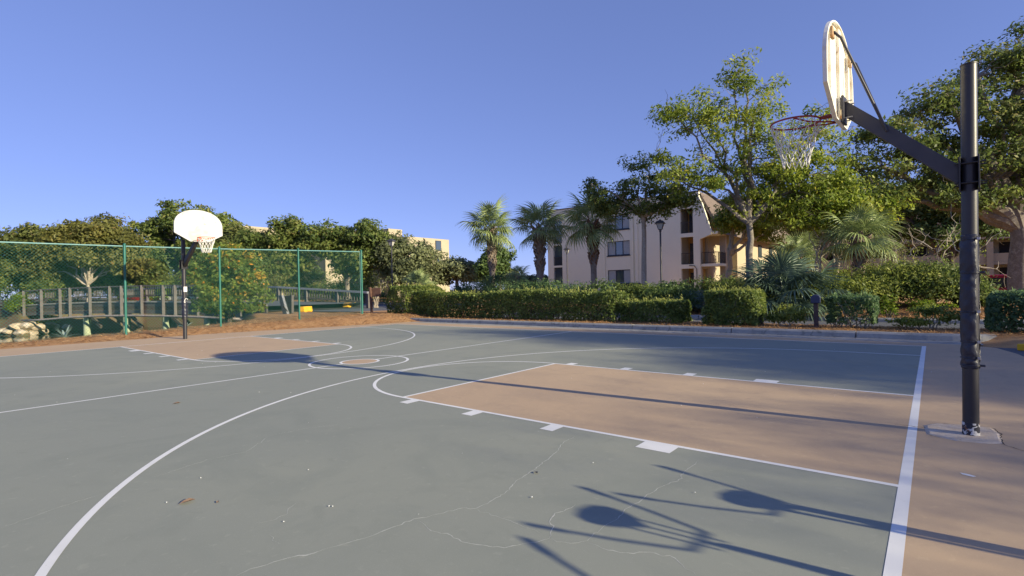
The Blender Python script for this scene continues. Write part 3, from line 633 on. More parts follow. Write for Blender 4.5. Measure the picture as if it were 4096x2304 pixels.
for rail, zf in ((NR, None),):
    for (a, b) in zip(rail[:-1], rail[1:]):
        k = max(2, int(math.dist(a[:2], b[:2])/0.17))
        for i in range(1, k):
            t = i/k; x = a[0]+(b[0]-a[0])*t-BO.x; y = a[1]+(b[1]-a[1])*t-BO.y+0.05; z = a[2]+(b[2]-a[2])*t
            bal.box(x-0.036, x+0.036, y-0.02, y+0.02, z-0.62, z-0.04)
frz = lambda x: float(np.interp(x, [-54, -44, -36, -27.7], [1.95, 2.10, 1.86, 1.32]))
for (a, b) in zip(FR[:-1], FR[1:]):
    za, zb = frz(a[0]), frz(b[0])
    MB().beam(Bv(*a, za), Bv(*b, zb), 0.26, 0.12).build("hand_rail", M['wing'], bridge)
    MB().beam(Bv(*a, za-0.62), Bv(*b, zb-0.62), 0.10, 0.12).build("lower_rail", M['timberdark'], bridge)
    MB().box(a[0]-0.12-BO.x, a[0]+0.12-BO.x, a[1]-0.1-BO.y, a[1]+0.1-BO.y, za-1.6, za-0.065).build("post", M['timber'], bridge, bevel=0.015)
    k = max(2, int(math.dist(a, b)/0.22))
    for i in range(1, k):
        t = i/k; x = a[0]+(b[0]-a[0])*t-BO.x; y = a[1]+(b[1]-a[1])*t-BO.y; z = za+(zb-za)*t
        bal.box(x-0.028, x+0.028, y-0.02, y+0.02, z-0.58, z-0.06)
MB().box(-27.7-0.12-BO.x, -27.7+0.12-BO.x, 13.9-0.1-BO.y, 13.9+0.1-BO.y, -0.1, 1.25).build("post", M['timber'], bridge, bevel=0.015)
bo = bal.build("balusters", M['timber'], bridge); bo["kind"] = "stuff"
dk = MB()
far_at = lambda x: float(np.interp(x, [p[0] for p in FR], [p[1] for p in FR]))
for (a, b) in zip(NR[:-1], NR[1:]):
    dk.add([Bv(a[0], a[1]+0.1, deckz(a[2])), Bv(b[0], b[1]+0.1, deckz(b[2])), Bv(b[0]+1.5, far_at(b[0]+1.5), deckz(b[2])), Bv(a[0]+1.5, far_at(a[0]+1.5), deckz(a[2])),
            Bv(a[0], a[1]+0.1, deckz(a[2])-0.3), Bv(b[0], b[1]+0.1, deckz(b[2])-0.3), Bv(b[0]+1.5, far_at(b[0]+1.5), deckz(b[2])-0.3), Bv(a[0]+1.5, far_at(a[0]+1.5), deckz(a[2])-0.3)],
           [(0, 1, 2, 3), (7, 6, 5, 4), (0, 4, 5, 1), (2, 6, 7, 3)])
dk.build("deck", M['asphalt'], bridge)
for (x, y) in ((-47.79, 3.9), (-43.86, 5.3), (-39.9, 6.5), (-36.0, 7.6), (-46.3, 9.0), (-42.0, 10.2), (-38.2, 11.0)):
    MB().tube([(x-BO.x, y-BO.y, -2.6), (x-BO.x, y-BO.y, 0.35)], 0.23, 16).build("pile", M['pile'], bridge, autosm=True)
    MB().beam((x-BO.x+0.2, y-BO.y, 0.3), (x-BO.x+1.9, y-BO.y+0.4, -0.75), 0.12, 0.22).build("pile_brace", M['timberdark'], bridge)
LWg = [(-54.1, 1.35, 1.22), (-55.6, 0.75, 1.18), (-57.1, 0.1, 1.16), (-58.8, -0.7, 1.14), (-60.6, -1.6, 1.12)]   # low boarded railing on the left approach
for (a, b) in zip(LWg[:-1], LWg[1:]):
    MB().box(b[0]-0.1-BO.x, b[0]+0.1-BO.x, b[1]-0.1-BO.y, b[1]+0.1-BO.y, -0.6, b[2]).build("post", M['timber'], bridge, bevel=0.015)
    MB().beam(Bv(*a), Bv(*b), 0.2, 0.09).build("hand_rail", M['timber'], bridge)
    for q in range(4): MB().beam(Bv(a[0], a[1], a[2]-0.22-0.26*q), Bv(b[0], b[1], b[2]-0.22-0.26*q), 0.05, 0.2).build("approach_board", M['timberdark' if q % 2 else 'timber'], bridge)
# slanting wing board where the bridge meets the bank
wg = empty("bridge_wing_wall", (-26.9, 8.15, 0.05), 0, 'slanting grey timber wing wall at the bridge end beside the bush', 'wing wall')
wf = MB(); poly = [(-0.98, 1.20), (0.0, 1.24), (-0.0, 0.30), (0.12, 0.0), (-0.28, 0.0)]
MB().prism([(-0.75, 1.22), (-0.35, 1.22), (0.28, 0.06), (-0.18, 0.04)], -0.14, 0.0, 'y').build("front_board", M['wing'], wg, bevel=0.02)
MB().prism([(-0.36, 1.18), (0.42, 1.22), (0.38, 0.25), (0.18, 0.18)], 0.02, 0.16, 'y').build("side_board", M['timber'], wg, bevel=0.02)
MB().beam((-0.15, -0.16, 0.62), (0.30, -0.16, 0.36), 0.03, 0.06).build("batten", M['timberdark'], wg)
# old pipe slung below the bridge
pp = [(-54.5, 0.9, -0.30), (-51.5, 1.95, -0.22), (-48.0, 3.2, -0.02), (-45.0, 4.2, 0.06), (-42, 5.2, 0.08), (-39, 6.15, 0.05), (-36.4, 6.9, 0.0), (-34.0, 7.4, -0.05), (-31.0, 7.9, -0.12)]
po = MB().tube([(x, y, z) for x, y, z in pp], 0.075, 12).build("water_pipe", M['pipe'], smooth=True)
tag(po, 'old pale pipe curving along below the bridge posts', 'pipe')
# ------------------------------------------------------------------ rocks, agaves
def rock(loc, s, seed, label):
    import bmesh
    bm = bmesh.new(); bmesh.ops.create_icosphere(bm, subdivisions=2, radius=1.0); g = np.random.default_rng(seed)
    pl_ = [(unit(g.normal(size=3)), 0.55+0.3*g.random()) for _ in range(9)]
    for v in bm.verts:
        p = np.array(v.co)
        for nrm, d in pl_:
            k = p@nrm
            if k > d: p = p-nrm*(k-d)*0.9
        v.co = Vector(p*np.array(s)+g.normal(0, 0.012, 3))
    me = bpy.data.meshes.new("rock"); bm.to_mesh(me); bm.free(); o = link("rock", me, M['rock']); o.location = loc; o.rotation_euler = (0, 0, seed)
    return tag(o, label, 'rock', 'rocks at the pond edge')
rl = ['pale rock at the left photo edge by the waterline', 'flat tan rock second along the pond edge', 'tall tan rock under the lime bush', 'broad grey white rock topping the pond edge pile', 'brown rock low at the waterline', 'pale angular rock right of the grey white one', 'rounded tan rock near the agave', 'flat brown rock behind the agave', 'orange brown slab rock right of the agave', 'small pale rock beside the dry grass', 'long low rock lying at the water']
rp_ = [(-55.0, 0.35, -1.05, 0.55), (-54.1, 0.6, -1.1, 0.5), (-53.5, 0.95, -0.75, 0.62), (-53.4, 1.55, -0.62, 0.75), (-53.0, 1.0, -1.18, 0.55), (-53.4, 2.0, -0.85, 0.6), (-54.2, 2.9, -0.75, 0.55), (-55.2, 3.3, -1.0, 0.6), (-56.5, 4.0, -1.0, 0.8), (-53.6, 2.45, -1.15, 0.42), (-53.2, 1.6, -1.25, 0.6)]
for i, (x, y, z, s) in enumerate(rp_): rock((x, y, z), (s, s*0.9, s*0.55), i+3, rl[i])
def blade_mesh(n, ln, wd, g, elev=(0.3, 1.3), curl=0.5):
    qs = []; tn = []
    for i in range(n):
        az = 2*math.pi*(i+g.random()*0.6)/n*1.0*2.4; el = elev[0]+(elev[1]-elev[0])*g.random(); l = ln*(0.75+0.4*g.random())
        d = np.array([math.cos(az)*math.cos(el), math.sin(az)*math.cos(el), math.sin(el)]); sd_ = np.array([-math.sin(az), math.cos(az), 0])
        prev = None; t0 = g.random()
        for k in range(7):
            u = k/6; p = d*l*u+np.array([0, 0, -curl*l*u*u*math.cos(el)]); w_ = wd*(0.75+0.9*u-1.65*u*u)
            cur = (p-sd_*w_/2+np.array([0, 0, w_*0.25]), p, p+sd_*w_/2+np.array([0, 0, w_*0.25]))
            if prev: qs += [[prev[0], prev[1], cur[1], cur[0]], [prev[1], prev[2], cur[2], cur[1]]]; tn += [t0, t0]
            prev = cur
    return np.array(qs), np.array(tn)
for k, (x, y, s, lab) in enumerate([(-22.3, -1.95, 0.62, 'large silver grey agave on the bank by the left fence panel'), (-22.6, 1.75, 0.42, 'small silver agave on the bank beside the far hoop pole')]):
    a = empty("agave", (x, y, tz(x, y)+0.02), 0, lab, 'agave')
    g = np.random.default_rng(40+k); n = 16 if k == 0 else 9
    for i in range(n):
        V, t = blade_mesh(1, s, s*0.13, g, (0.1, 1.25), 0.35)
        o = link("leaf", quads_mesh("agave_leaf", V, t), L['agave'], a); o.rotation_euler = (0, 0, i*2.4)

# ------------------------------------------------------------------ vegetation generators
def branch_pts(a, b, g, k=6, wob=0.06, lift=0.0):
    a = np.array(a, float); b = np.array(b, float); ln = np.linalg.norm(b-a); out = []
    for i in range(k+1):
        u = i/k; p = a+(b-a)*u
        if 0 < i < k: p = p+g.normal(0, wob*ln/k*1.6, 3)
        p[2] += lift*ln*math.sin(u*math.pi)
        out.append(p)
    return out
def tree(name, label, base, fork, lobes, tr, mat_leaf, mat_bark, seed, clumps=160, per=70, leaf=0.2, cl=0.55, group=None, limbs=None, ratio=0.45, bare=0, lean=(0, 0), flat=0.65, shell=2.4, stems=1, cat='tree'):
    """base xyz, fork height above base, lobes (dx,dy,z above base,rx,ry,rz)"""
    g = np.random.default_rng(seed); t = empty(name, base, 0, label, cat, group)
    lobes = np.array(lobes, float); vol = (lobes[:, 3]*lobes[:, 4]*lobes[:, 5])**0.75; pr = vol/vol.sum()
    # clump centres
    li = g.choice(len(lobes), clumps, p=pr); d = unit(g.normal(size=(clumps, 3))); rad = g.random(clumps)**(1/shell)
    C_ = lobes[li, :3]+d*rad[:, None]*lobes[li, 3:6]
    # skeleton
    mb = MB(); fk = np.array([lean[0], lean[1], fork])
    nodes_ = []
    if stems == 1:
        tp = branch_pts((0, 0, -0.3), fk, g, 6, 0.05); rads = [tr*(1.35 if i == 0 else 1.0)*(1-0.28*i/6) for i in range(7)]
        mb.tube(tp, rads, 12); starts = [fk]
    else:
        starts = []
        for s_ in range(stems):
            a = 2*math.pi*s_/stems+g.random(); e = fk+np.array([math.cos(a)*fork*0.28, math.sin(a)*fork*0.28, g.normal(0, 0.1*fork)])
            tp = branch_pts((0.1*math.cos(a), 0.1*math.sin(a), -0.2), e, g, 6, 0.06); mb.tube(tp, [tr*(1.1-0.45*i/6) for i in range(7)], 8); starts.append(e); nodes_ += [(p, tr*0.6) for p in tp[3:]]
    trunk = mb.build("trunk", mat_bark, t, autosm=True)
    lb = []
    nl = limbs if limbs else max(5, len(lobes)*2)
    ends = []
    for k in range(nl):
        q = lobes[k % len(lobes)]; e = q[:3]+unit(g.normal(size=3))*q[3:6]*0.45; ends.append(e)
    for k, e in enumerate(ends):
        st = starts[k % len(starts)]; pts = branch_pts(st-np.array([0, 0, 0.12*tr]), e, g, 7, 0.10, 0.07)
        r0 = tr*(0.62 if stems == 1 else 0.5)*(0.75+0.35*g.random()); rr = [r0*(1-0.78*i/7) for i in range(8)]
        m_ = MB(); m_.tube(pts, rr, 8, cap=True); lb.append(m_); nodes_ += [(p, r_) for p, r_ in zip(pts[2:], rr[2:])]
    NP = np.array([p for p, _ in nodes_]); tw = MB()
    for i in range(clumps):
        j = np.argmin(((NP-C_[i])**2).sum(1)+0.3*np.maximum(0, NP[:, 2]-C_[i][2])**2)
        dist = np.linalg.norm(NP[j]-C_[i])
        if dist > 0.05: tw.tube(branch_pts(NP[j], C_[i], g, 4, 0.14, 0.05), [max(0.012, min(nodes_[j][1]*0.55, 0.012+0.02*dist))*(1-0.7*q/4) for q in range(5)], 5, cap=False)
    for i in range(bare):   # leafless twigs reaching out of the crown
        j = g.integers(len(NP)); e = C_[i % clumps]+unit(g.normal(size=3)+np.array([0.2, 0, 0.8]))*(0.9+0.8*g.random())
        p0 = branch_pts(C_[i % clumps], e, g, 5, 0.15); tw.tube(p0, [0.02*(1-0.8*q/5) for q in range(6)], 4, cap=False)
        for z in range(3):
            e2 = p0[2+z]+unit(g.normal(size=3)+np.array([0, 0, .5]))*0.55; tw.tube([p0[2+z], (p0[2+z]+e2)/2+g.normal(0, .04, 3), e2], [0.011, 0.008, 0.004], 3, cap=False)
    for m_ in lb: m_.build("limb", mat_bark, t, autosm=True)
    tw.build("twigs", mat_bark, t)["kind"] = "stuff"
    # leaves
    N = clumps*per; ci = np.repeat(np.arange(clumps), per)
    off = unit(g.normal(size=(N, 3)))*(g.random(N)**0.5)[:, None]*cl*1.75*(0.6+0.8*g.random(clumps))[ci][:, None]*np.array([1, 1, flat])
    P = C_[ci]+off; ctr = lobes[:, :3].mean(0)
    nrm = unit(unit(P-ctr)*0.5+unit(off)*0.5+np.array([0, 0, 0.55])+g.normal(size=(N, 3))*0.75)
    tint = np.clip(0.42+0.20*g.normal(size=clumps)[ci]+0.17*g.normal(size=N), 0, 0.84); tint[g.random(N) < 0.02] = 1.0
    V = leaf_quads(P, nrm, leaf, ratio, g)
    link("crown", quads_mesh("crown", V, tint), mat_leaf, t)
    return t
def shrub(name, label, loc, size, mat_leaf, seed, n=5000, leaf=0.10, cat='shrub', group=None, ratio=0.45, lumps=26, stemsn=7, lift=0.12, upright=0.0, thin=0.55, mat_bark=None):
    """rounded bush: clumps over an ellipsoidal shell, with stems"""
    g = np.random.default_rng(seed); t = empty(name, loc, 0, label, cat, group)
    sx, sy, sz = size
    d = unit(g.normal(size=(lumps, 3))*np.array([1, 1, 0.8])); d[:, 2] = np.abs(d[:, 2])*1.05-0.18
    C_ = d*np.array([sx*0.40, sy*0.40, sz*0.62])+np.array([0, 0, sz*(0.30+lift)])
    ci = g.integers(0, lumps, n); sc_ = np.array([sx, sy, sz])*0.26
    dd = unit(g.normal(size=(n, 3))); rr = (g.random(n)**thin)[:, None]
    P = C_[ci]+dd*rr*sc_*(0.7+0.5*g.random(lumps))[ci][:, None]
    P[:, 2] = np.maximum(P[:, 2], 0.02+0.1*g.random(n))
    nrm = unit(dd*0.7+np.array([0, 0, 0.45])+g.normal(size=(n, 3))*0.6)
    tint = np.clip(0.40+0.20*g.normal(size=lumps)[ci]+0.17*g.normal(size=n), 0, 1)
    up = np.array([0, 0, 1.0]) if upright else None
    V = leaf_quads(P, nrm, leaf, ratio, g, np.tile(dd*0.6+np.array([0, 0, upright]), 1) if upright else None)
    link("foliage", quads_mesh("foliage", V, tint), mat_leaf, t)
    st = MB()
    for k in range(stemsn):
        a = g.random()*6.28; st.tube(branch_pts((0.08*math.cos(a), 0.08*math.sin(a), -0.1), C_[k % lumps]*0.9, g, 4, 0.1), [0.022, 0.018, 0.014, 0.010, 0.006], 5, cap=False)
    st.build("stems", mat_bark or M['barkdark'], t)
    return t
def hedge(label, x0, x1, y0, y1, ht, mat_leaf, seed, dens=1500, leaf=0.10, group='clipped hedges behind the kerb', topf=None, rnd=0.22, woody=0.0, base_z=None, sprigs=30, gap=0.06):
    sprigs = int(sprigs*2.6)
    """clipped block of leaves: shell of leaves all round, stems and twigs inside"""
    g = np.random.default_rng(seed); xc, yc = (x0+x1)/2, (y0+y1)/2
    zb = base_z if base_z is not None else tz(xc, yc)
    t = empty("hedge", (xc, yc, zb), 0, label, 'hedge', group)
    lx, ly = x1-x0, y1-y0
    top = topf or (lambda x: ht)
    area = 2*(lx+ly)*ht+lx*ly; n = int(area*dens)
    # sample box, keep the outer shell of a rounded block
    k = n*4
    q = np.stack([(g.random(k)-0.5)*lx, (g.random(k)-0.5)*ly, g.random(k)], 1)
    H_ = np.array([top(x) for x in np.linspace(-lx/2, lx/2, 64)]); Hq = np.interp(q[:, 0], np.linspace(-lx/2, lx/2, 64), H_)
    q[:, 2] = gap+q[:, 2]*(Hq-gap)
    b = np.array([lx/2, ly/2])-rnd; e = np.maximum(np.abs(q[:, :2])-b, 0); ez = np.maximum(q[:, 2]-(Hq-rnd), 0)
    dist = rnd-np.sqrt((e**2).sum(1)+ez**2)                    # depth inside the rounded block (approx. near the surface)
    inner = np.minimum(np.minimum(lx/2-np.abs(q[:, 0]), ly/2-np.abs(q[:, 1])), Hq-q[:, 2])
    depth = np.where((e.sum(1)+ez) > 0, dist, inner)
    lump = 0.035*np.sin(q[:, 0]*5.1+1.7*np.sin(q[:, 2]*4+q[:, 1]*3))+0.03*np.sin(q[:, 2]*7.3+q[:, 0]*2.7+seed)+0.02*np.sin(q[:, 0]*13+q[:, 2]*11)
    depth = depth+lump
    pk = np.where(depth < -0.01, 0, np.exp(-np.maximum(depth, 0)/0.060)); keep = g.random(k) < pk*1.0
    if woody: keep &= g.random(k) > woody*np.clip(1.3-q[:, 2]/ht*1.25, 0, 1)*(0.55+0.45*np.sin(q[:, 0]*6+q[:, 2]*5))
    q = q[keep][:n]
    out = np.stack([np.where(np.abs(q[:, 0]) > lx/2-0.3, np.sign(q[:, 0]), 0), np.sign(q[:, 1])*0.9, (q[:, 2] > ht*0.72)*1.0], 1)
    nrm = unit(unit(out+1e-6)*0.55+np.array([0, 0, 0.35])+g.normal(size=q.shape)*0.7)
    cell = np.sin(q[:, 0]*3.1+4*np.sin(q[:, 2]*2.2+q[:, 1]))*np.sin(q[:, 2]*4.3+q[:, 0]*1.3)
    tint = np.clip(0.36+0.14*cell+0.19*g.normal(size=len(q)), 0, 1)
    V = leaf_quads(q, nrm, leaf, 0.5, g)
    link("foliage", quads_mesh("foliage", V, tint), mat_leaf, t)
    st = MB(); ns = max(4, int(lx*5))
    for i in range(ns):
        x = -lx/2+lx*(i+g.random())/ns; y = g.uniform(-.25, .25)*ly
        for j in range(5):
            e_ = np.array([np.clip(x+g.normal(0, 0.28), -lx/2+.06, lx/2-.06), np.clip(y+g.normal(0, 0.35)*ly, -ly/2+.05, ly/2-.05), ht*g.uniform(0.45, 0.93)])
            st.tube(branch_pts((x, y, -0.1), e_, g, 4, 0.16), [0.018, 0.014, 0.011, 0.008, 0.005], 5, cap=False)
    st.build("stems", M['barkpale'] if woody else M['barkdark'], t)
    sp = []; tn = []
    for i in range(sprigs):   # shoots above the clipped top, tinted light to paint sunlit leaf tips
        x = g.uniform(-lx/2+.1, lx/2-.1); y = g.uniform(-ly/2+.1, ly/2-.1); h_ = g.uniform(0.02, 0.10) if i % 4 else g.uniform(0.08, 0.22); z = float(np.interp(x, np.linspace(-lx/2, lx/2, 64), H_))
        pts = np.stack([np.full(7, x)+g.normal(0, 0.02, 7), np.full(7, y)+g.normal(0, 0.02, 7), z+np.linspace(-.03, h_, 7)], 1)
        sp.append(leaf_quads(pts, unit(g.normal(size=(7, 3))), leaf*0.9, 0.4, g, np.tile([0, 0, 1.0], (7, 1)))); tn.append(np.full(7, 0.84))
    if sp: link("lit_tint_shoots", quads_mesh("lit_tint_shoots", np.concatenate(sp), np.concatenate(tn)), mat_leaf, t)["kind"] = "stuff"
    return t
# fan palm fronds: petiole and a fan of folded, drooping segments
def frond_mesh(seed, pet=0.75, fan=0.85, nseg=26, spread=2.35, droop=0.35, wd=0.078, hang=0.25, drip=0.35):
    g = np.random.default_rng(seed); qs = []; tn = []
    w0 = 0.016
    P_ = [np.array([u*pet, 0, -0.10*pet*u*u]) for u in np.linspace(0, 1, 5)]
    for a, b in zip(P_[:-1], P_[1:]):
        qs += [[a+[0, w0, 0], a-[0, 0, w0], b-[0, 0, w0], b+[0, w0, 0]], [a-[0, w0, 0], a+[0, w0, 0.004], b+[0, w0, 0.004], b-[0, w0, 0]], [a-[0, 0, w0], a-[0, w0, 0], b-[0, w0, 0], b-[0, 0, w0]]]; tn += [0.75]*3
    for i in range(nseg):
        s = -1+2*(i+0.5)/nseg; a = s*spread; hub = np.array([pet+0.22*fan*(1-abs(s)), 0, -0.10*pet-0.02-0.05*(1-abs(s))])
        ln = fan*(1-0.30*s*s)*(0.88+0.2*g.random()); d = np.array([math.cos(a), math.sin(a), 0]); side = np.array([-math.sin(a), math.cos(a), 0])
        dr = droop*(0.7+0.6*g.random())+hang*abs(s); t0 = np.clip(0.45+0.2*g.normal()-0.1*abs(s), 0, 1); prev = None
        cup = 0.28
        for k in range(6):
            u = k/5; p = hub+d*ln*u*(1-0.18*dr*u)+np.array([0, 0, cup*ln*u*(1-u)*0.5*abs(s)-dr*ln*u**2.2-drip*ln*max(0, u-0.55)**1.5])
            r_ = ln*u; join = 2*spread/nseg*r_*1.02; w_ = max(0.012, join if u <= 0.45 else join*(0.45/u)*(1-(u-0.45)/0.58)) if k < 5 else 0.003; w_ = min(w_, wd*1.25*ln)
            cur = (p+side*w_*0.5+np.array([0, 0, w_*0.28]), p, p-side*w_*0.5+np.array([0, 0, w_*0.28]))
            if prev: qs += [[prev[0], prev[1], cur[1], cur[0]], [prev[1], prev[2], cur[2], cur[1]]]; tn += [min(1, t0+0.12*u), min(1, t0+0.12*u)]
            prev = cur
    return quads_mesh("frond", np.array(qs), np.array(tn))
FM = [frond_mesh(s, pet=p, fan=f, droop=d, hang=h) for s, p, f, d, h in ((1, 0.80, 0.95, 0.22, 0.20), (2, 0.85, 0.95, 0.38, 0.30), (3, 0.75, 0.90, 0.50, 0.35), (4, 0.90, 0.85, 0.30, 0.45), (5, 0.7, 1.0, 0.15, 0.15))]
for m_ in FM: m_.materials.append(L['palm'])
FMB = [frond_mesh(20+s, pet=p, fan=f, droop=d, hang=0.2, wd=0.058, nseg=30) for s, p, f, d in ((1, 0.8, 1.0, 0.25), (2, 0.9, 1.0, 0.42), (3, 0.8, 0.95, 0.55))]
for m_ in FMB: m_.materials.append(L['palmetto'])
def place_fronds(t, n, ctr, sc_, seed, meshes, el0=-0.75, el1=1.35, jit=0.35):
    g = np.random.default_rng(seed)
    for i in range(n):
        u = (i+0.5)/n; el = el1+(el0-el1)*u**0.85+g.normal(0, 0.10); az = i*2.39996+g.normal(0, jit*0.4)
        o = bpy.data.objects.new("frond", meshes[int(g.integers(len(meshes)))] if u < 0.55 else meshes[int(g.integers(1, min(4, len(meshes))))]); col.objects.link(o); o.parent = t
        k = sc_*(0.82+0.3*g.random())
        o.rotation_euler = (g.normal(0, 0.25), -el, az); o.scale = (k, k, k); o.location = (ctr[0], ctr[1], ctr[2]+0.10*sc_*math.sin(max(el, -0.2)))
def palm(label, loc, ht, tr, n, sc_, seed, boots, group='sabal palms by the building', lean=0.0, mboot='boot', name="sabal_palm"):
    g = np.random.default_rng(seed); t = empty(name, loc, 0, label, 'palm', group)
    z0, z1 = boots
    prof = [(u*ht, tr*(1.25 if u == 0 else 1.0)*(1+0.05*math.sin(9*u))) for u in np.linspace(0, 1, 14)]
    MB().tube([(lean*z*z/ht, 0, z-0.2) for z, _ in prof], [r_*(1.22 if z0 < z < z1 else 1) for z, r_ in prof], 14).build("trunk", M['palmtrunk'], t, autosm=True)
    bt = MB(); k = 0; z = z0
    while z < z1:      # criss-crossed leaf bases
        a = k*2.39996; u = (z-z0)/max(z1-z0, .01); ln = 0.20+0.22*u; rr = tr*1.16
        c = Vector((lean*z*z/ht+rr*math.cos(a), rr*math.sin(a), z-0.2)); d = Vector((math.cos(a)*(0.42+0.45*u), math.sin(a)*(0.42+0.45*u), 1)).normalized()
        d = (d+Vector((-math.sin(a), math.cos(a), 0))*(0.45 if k % 2 else -0.45)).normalized()
        bt.beam(c, c+d*ln*g.uniform(.8, 1.25), tr*0.42, 0.035, up=(math.cos(a), math.sin(a), 0)); z += 0.020; k += 1
    if k: bt.build("boots", M[mboot], t)["kind"] = "stuff"
    place_fronds(t, n, (lean*ht, 0, ht-0.2), sc_*0.93, seed, FM, -0.5)
    return t

# ------------------------------------------------------------------ hedges and beds near the court
hedge('tall leafy hedge corner block at the left end of the long hedge', -20.6, -18.75, 9.75, 12.2, 1.50, L['hedge'], 11, base_z=0.12, dens=1300, rnd=0.35, sprigs=20)
hedge('long clipped hedge running along the kerb', -18.9, -8.25, 9.95, 11.15, 1.12, L['hedge'], 12, dens=1350, topf=lambda x: 1.10+0.10*math.exp(-((x+5.2)/1.2)**2)+0.05*math.sin(x*1.1)+0.06*math.exp(-((x-0.6)/1.0)**2), rnd=0.26, sprigs=70)
hedge('low clipped hedge just right of the long hedge', -8.15, -6.0, 10.1, 11.1, 0.74, L['hedge'], 13, woody=0.25, rnd=0.14, sprigs=26)
hedge('square clipped hedge block in the middle of the planting strip', -5.25, -3.70, 9.75, 11.0, 1.05, L['hedge'], 14, dens=1600, rnd=0.2, sprigs=26)
hedge('thin woody hedge block beside the dark bollard', -2.05, -0.92, 9.9, 10.9, 0.85, L['hedgedark'], 15, dens=950, woody=0.85, rnd=0.12, gap=0.16, sprigs=10)
hedge('dark clipped hedge at the right edge of the photo', 1.18, 3.4, 9.9, 11.6, 0.95, L['hedgedark'], 16, dens=1700, rnd=0.38, sprigs=6)
shrub("low_shrub", 'scraggly low shrub between the square hedge and the bollard', (-3.0, 10.35, tz(-3.0, 10.35)), (1.15, 0.8, 0.62), L['juniper'], 51, 1500, 0.09, lumps=12, thin=0.8, mat_bark=M['barkpale'])
shrub("low_shrub", 'straggling low shrub right of the woody hedge block', (0.12, 10.5, tz(0.12, 10.5)), (1.45, 0.9, 0.56), L['juniper'], 52, 2000, 0.09, lumps=14, thin=0.8, mat_bark=M['barkpale'])
shrub("seedling", 'small lime green seedling on the mulch across the drive', (-1.0, 15.9, tz(-1.0, 15.9)), (0.5, 0.4, 0.32), L['lime'], 53, 160, 0.10, lumps=7, cat='plant')
shrub("seedling", 'bright green low plant on the bed right of the lime seedling', (0.1, 16.4, tz(0.1, 16.4)), (1.3, 0.6, 0.5), L['lime'], 54, 500, 0.10, lumps=9, cat='plant')
shrub("seedling", 'lime shoots rising beside the woody hedge block', (-0.95, 15.3, tz(-0.95, 15.3)), (0.5, 0.4, 0.95), L['lime'], 55, 240, 0.12, lumps=9, cat='plant')
JN = [(-4.0, 17.2, 2.6, 1.9, 1.05, 'bright', 'yellow green spreading juniper right of the fan palmetto'), (-2.6, 17.6, 2.8, 2.2, 1.15, 'juniper', 'rounded juniper behind the dark bollard'), (-1.1, 18.2, 3.0, 2.3, 1.22, 'juniper', 'dense mid green shrub behind the woody hedge block'),
      (0.15, 18.6, 2.2, 2.1, 1.22, 'oak', 'dense mid green shrub left of the near pole'), (1.35, 18.3, 0.8, 1.2, 0.6, 'oak', 'mid green shrub right of the near pole'), (-5.2, 16.4, 1.5, 1.1, 0.75, 'juniper', 'low juniper at the palmetto foot')]
for i, (x, y, sx, sy, sz, c, lab) in enumerate(JN): shrub("spreading_shrub", lab, (x, y, tz(x, y)-0.1), (sx*1.3, sy*1.1, sz*1.25), L[c], 60+i, 12000, 0.13, group='shrubs on the bed across the drive', ratio=0.36, lumps=46, upright=0.35, thin=0.4)
BS = [(-24.6, 19.4, 'dark shrub behind the left part of the long hedge', 'hedgedark'), (-22.0, 18.2, 'dark green shrub at the foot of the slim sabal palm', 'oakdark'), (-19.8, 17.4, 'dark shrub between the slim and middle palms', 'hedgedark'), (-17.6, 16.6, 'dark green shrub left of the slim sabal palm', 'hedgedark'), (-16.0, 17.2, 'dark green shrub right of the slim sabal palm', 'hedgedark'), (-14.0, 16.0, 'dark shrub below the middle sabal palm', 'hedgedark'), (-12.5, 16.2, 'dark shrub left of the dark booted sabal palm', 'oakdark'), (-11.6, 17.0, 'dark shrub right of the dark booted sabal palm', 'oak'),
      (-10.2, 16.6, 'sunlit topped shrub before the triple windows', 'hedge'), (-9.0, 17.0, 'rounded shrub at the foot of the street lamp', 'oakdark'), (-8.0, 17.6, 'rounded shrub right of the street lamp', 'hedge'), (-6.9, 18.2, 'dark shrub before the corner balconies', 'oak'), (-7.4, 16.3, 'blue green low shrub behind the square hedge', 'blue'), (-8.6, 15.9, 'mid green shrub above the low hedge', 'oakdark'), (-5.9, 20.5, 'dark shrub at the foot of the tall forked tree', 'oakdark')]
for i, (x, y, lab, c) in enumerate(BS): shrub("round_shrub", lab, (x, y, tz(x, y)-0.05), (2.5, 1.8, (1.5 if x < -11.8 else 1.22) if c != 'blue' else 0.9), L[c], 80+i, 3600, 0.12, group='shrubs before the building', lumps=24)

# ------------------------------------------------------------------ palms
palm('slim sabal palm with pale boots left of the building', (-23.5, 21.1, 0.25), 5.5, 0.17, 30, 1.28, 1, (2.5, 5.5))
palm('middle sabal palm with thick criss crossed trunk', (-18.0, 19.15, 0.3), 4.85, 0.20, 30, 1.12, 2, (2.2, 4.85))
palm('dark booted sabal palm with red brown trunk before the windows', (-14.5, 19.4, 0.4), 4.75, 0.17, 32, 1.18, 3, (2.4, 4.75), mboot='bootred')
palm('sabal palm behind the shrubs in front of the brown building', (-2.24, 20.98, 0.5), 2.95, 0.17, 30, 1.02, 4, (1.2, 2.95))
palm('short sabal palm under the oaks left of the lamp', (-34.5, 23.8, 0.3), 1.55, 0.17, 22, 1.0, 5, (0.6, 1.5), 'short palms by the far car park')
palm('short sabal palm beside the left street lamp', (-32.6, 22.2, 0.3), 1.75, 0.17, 22, 0.95, 6, (0.6, 1.7), 'short palms by the far car park')
palm('tiny far palm between the slim palm and the building', (-46.3, 52.8, 0.5), 2.9, 0.2, 20, 1.2, 7, (1.5, 2.8), 'short palms by the far car park')
palm('sabal palm rising behind the tall forked tree', (-6.9, 33.0, 0.4), 3.0, 0.18, 26, 1.15, 8, (1.2, 3.0))
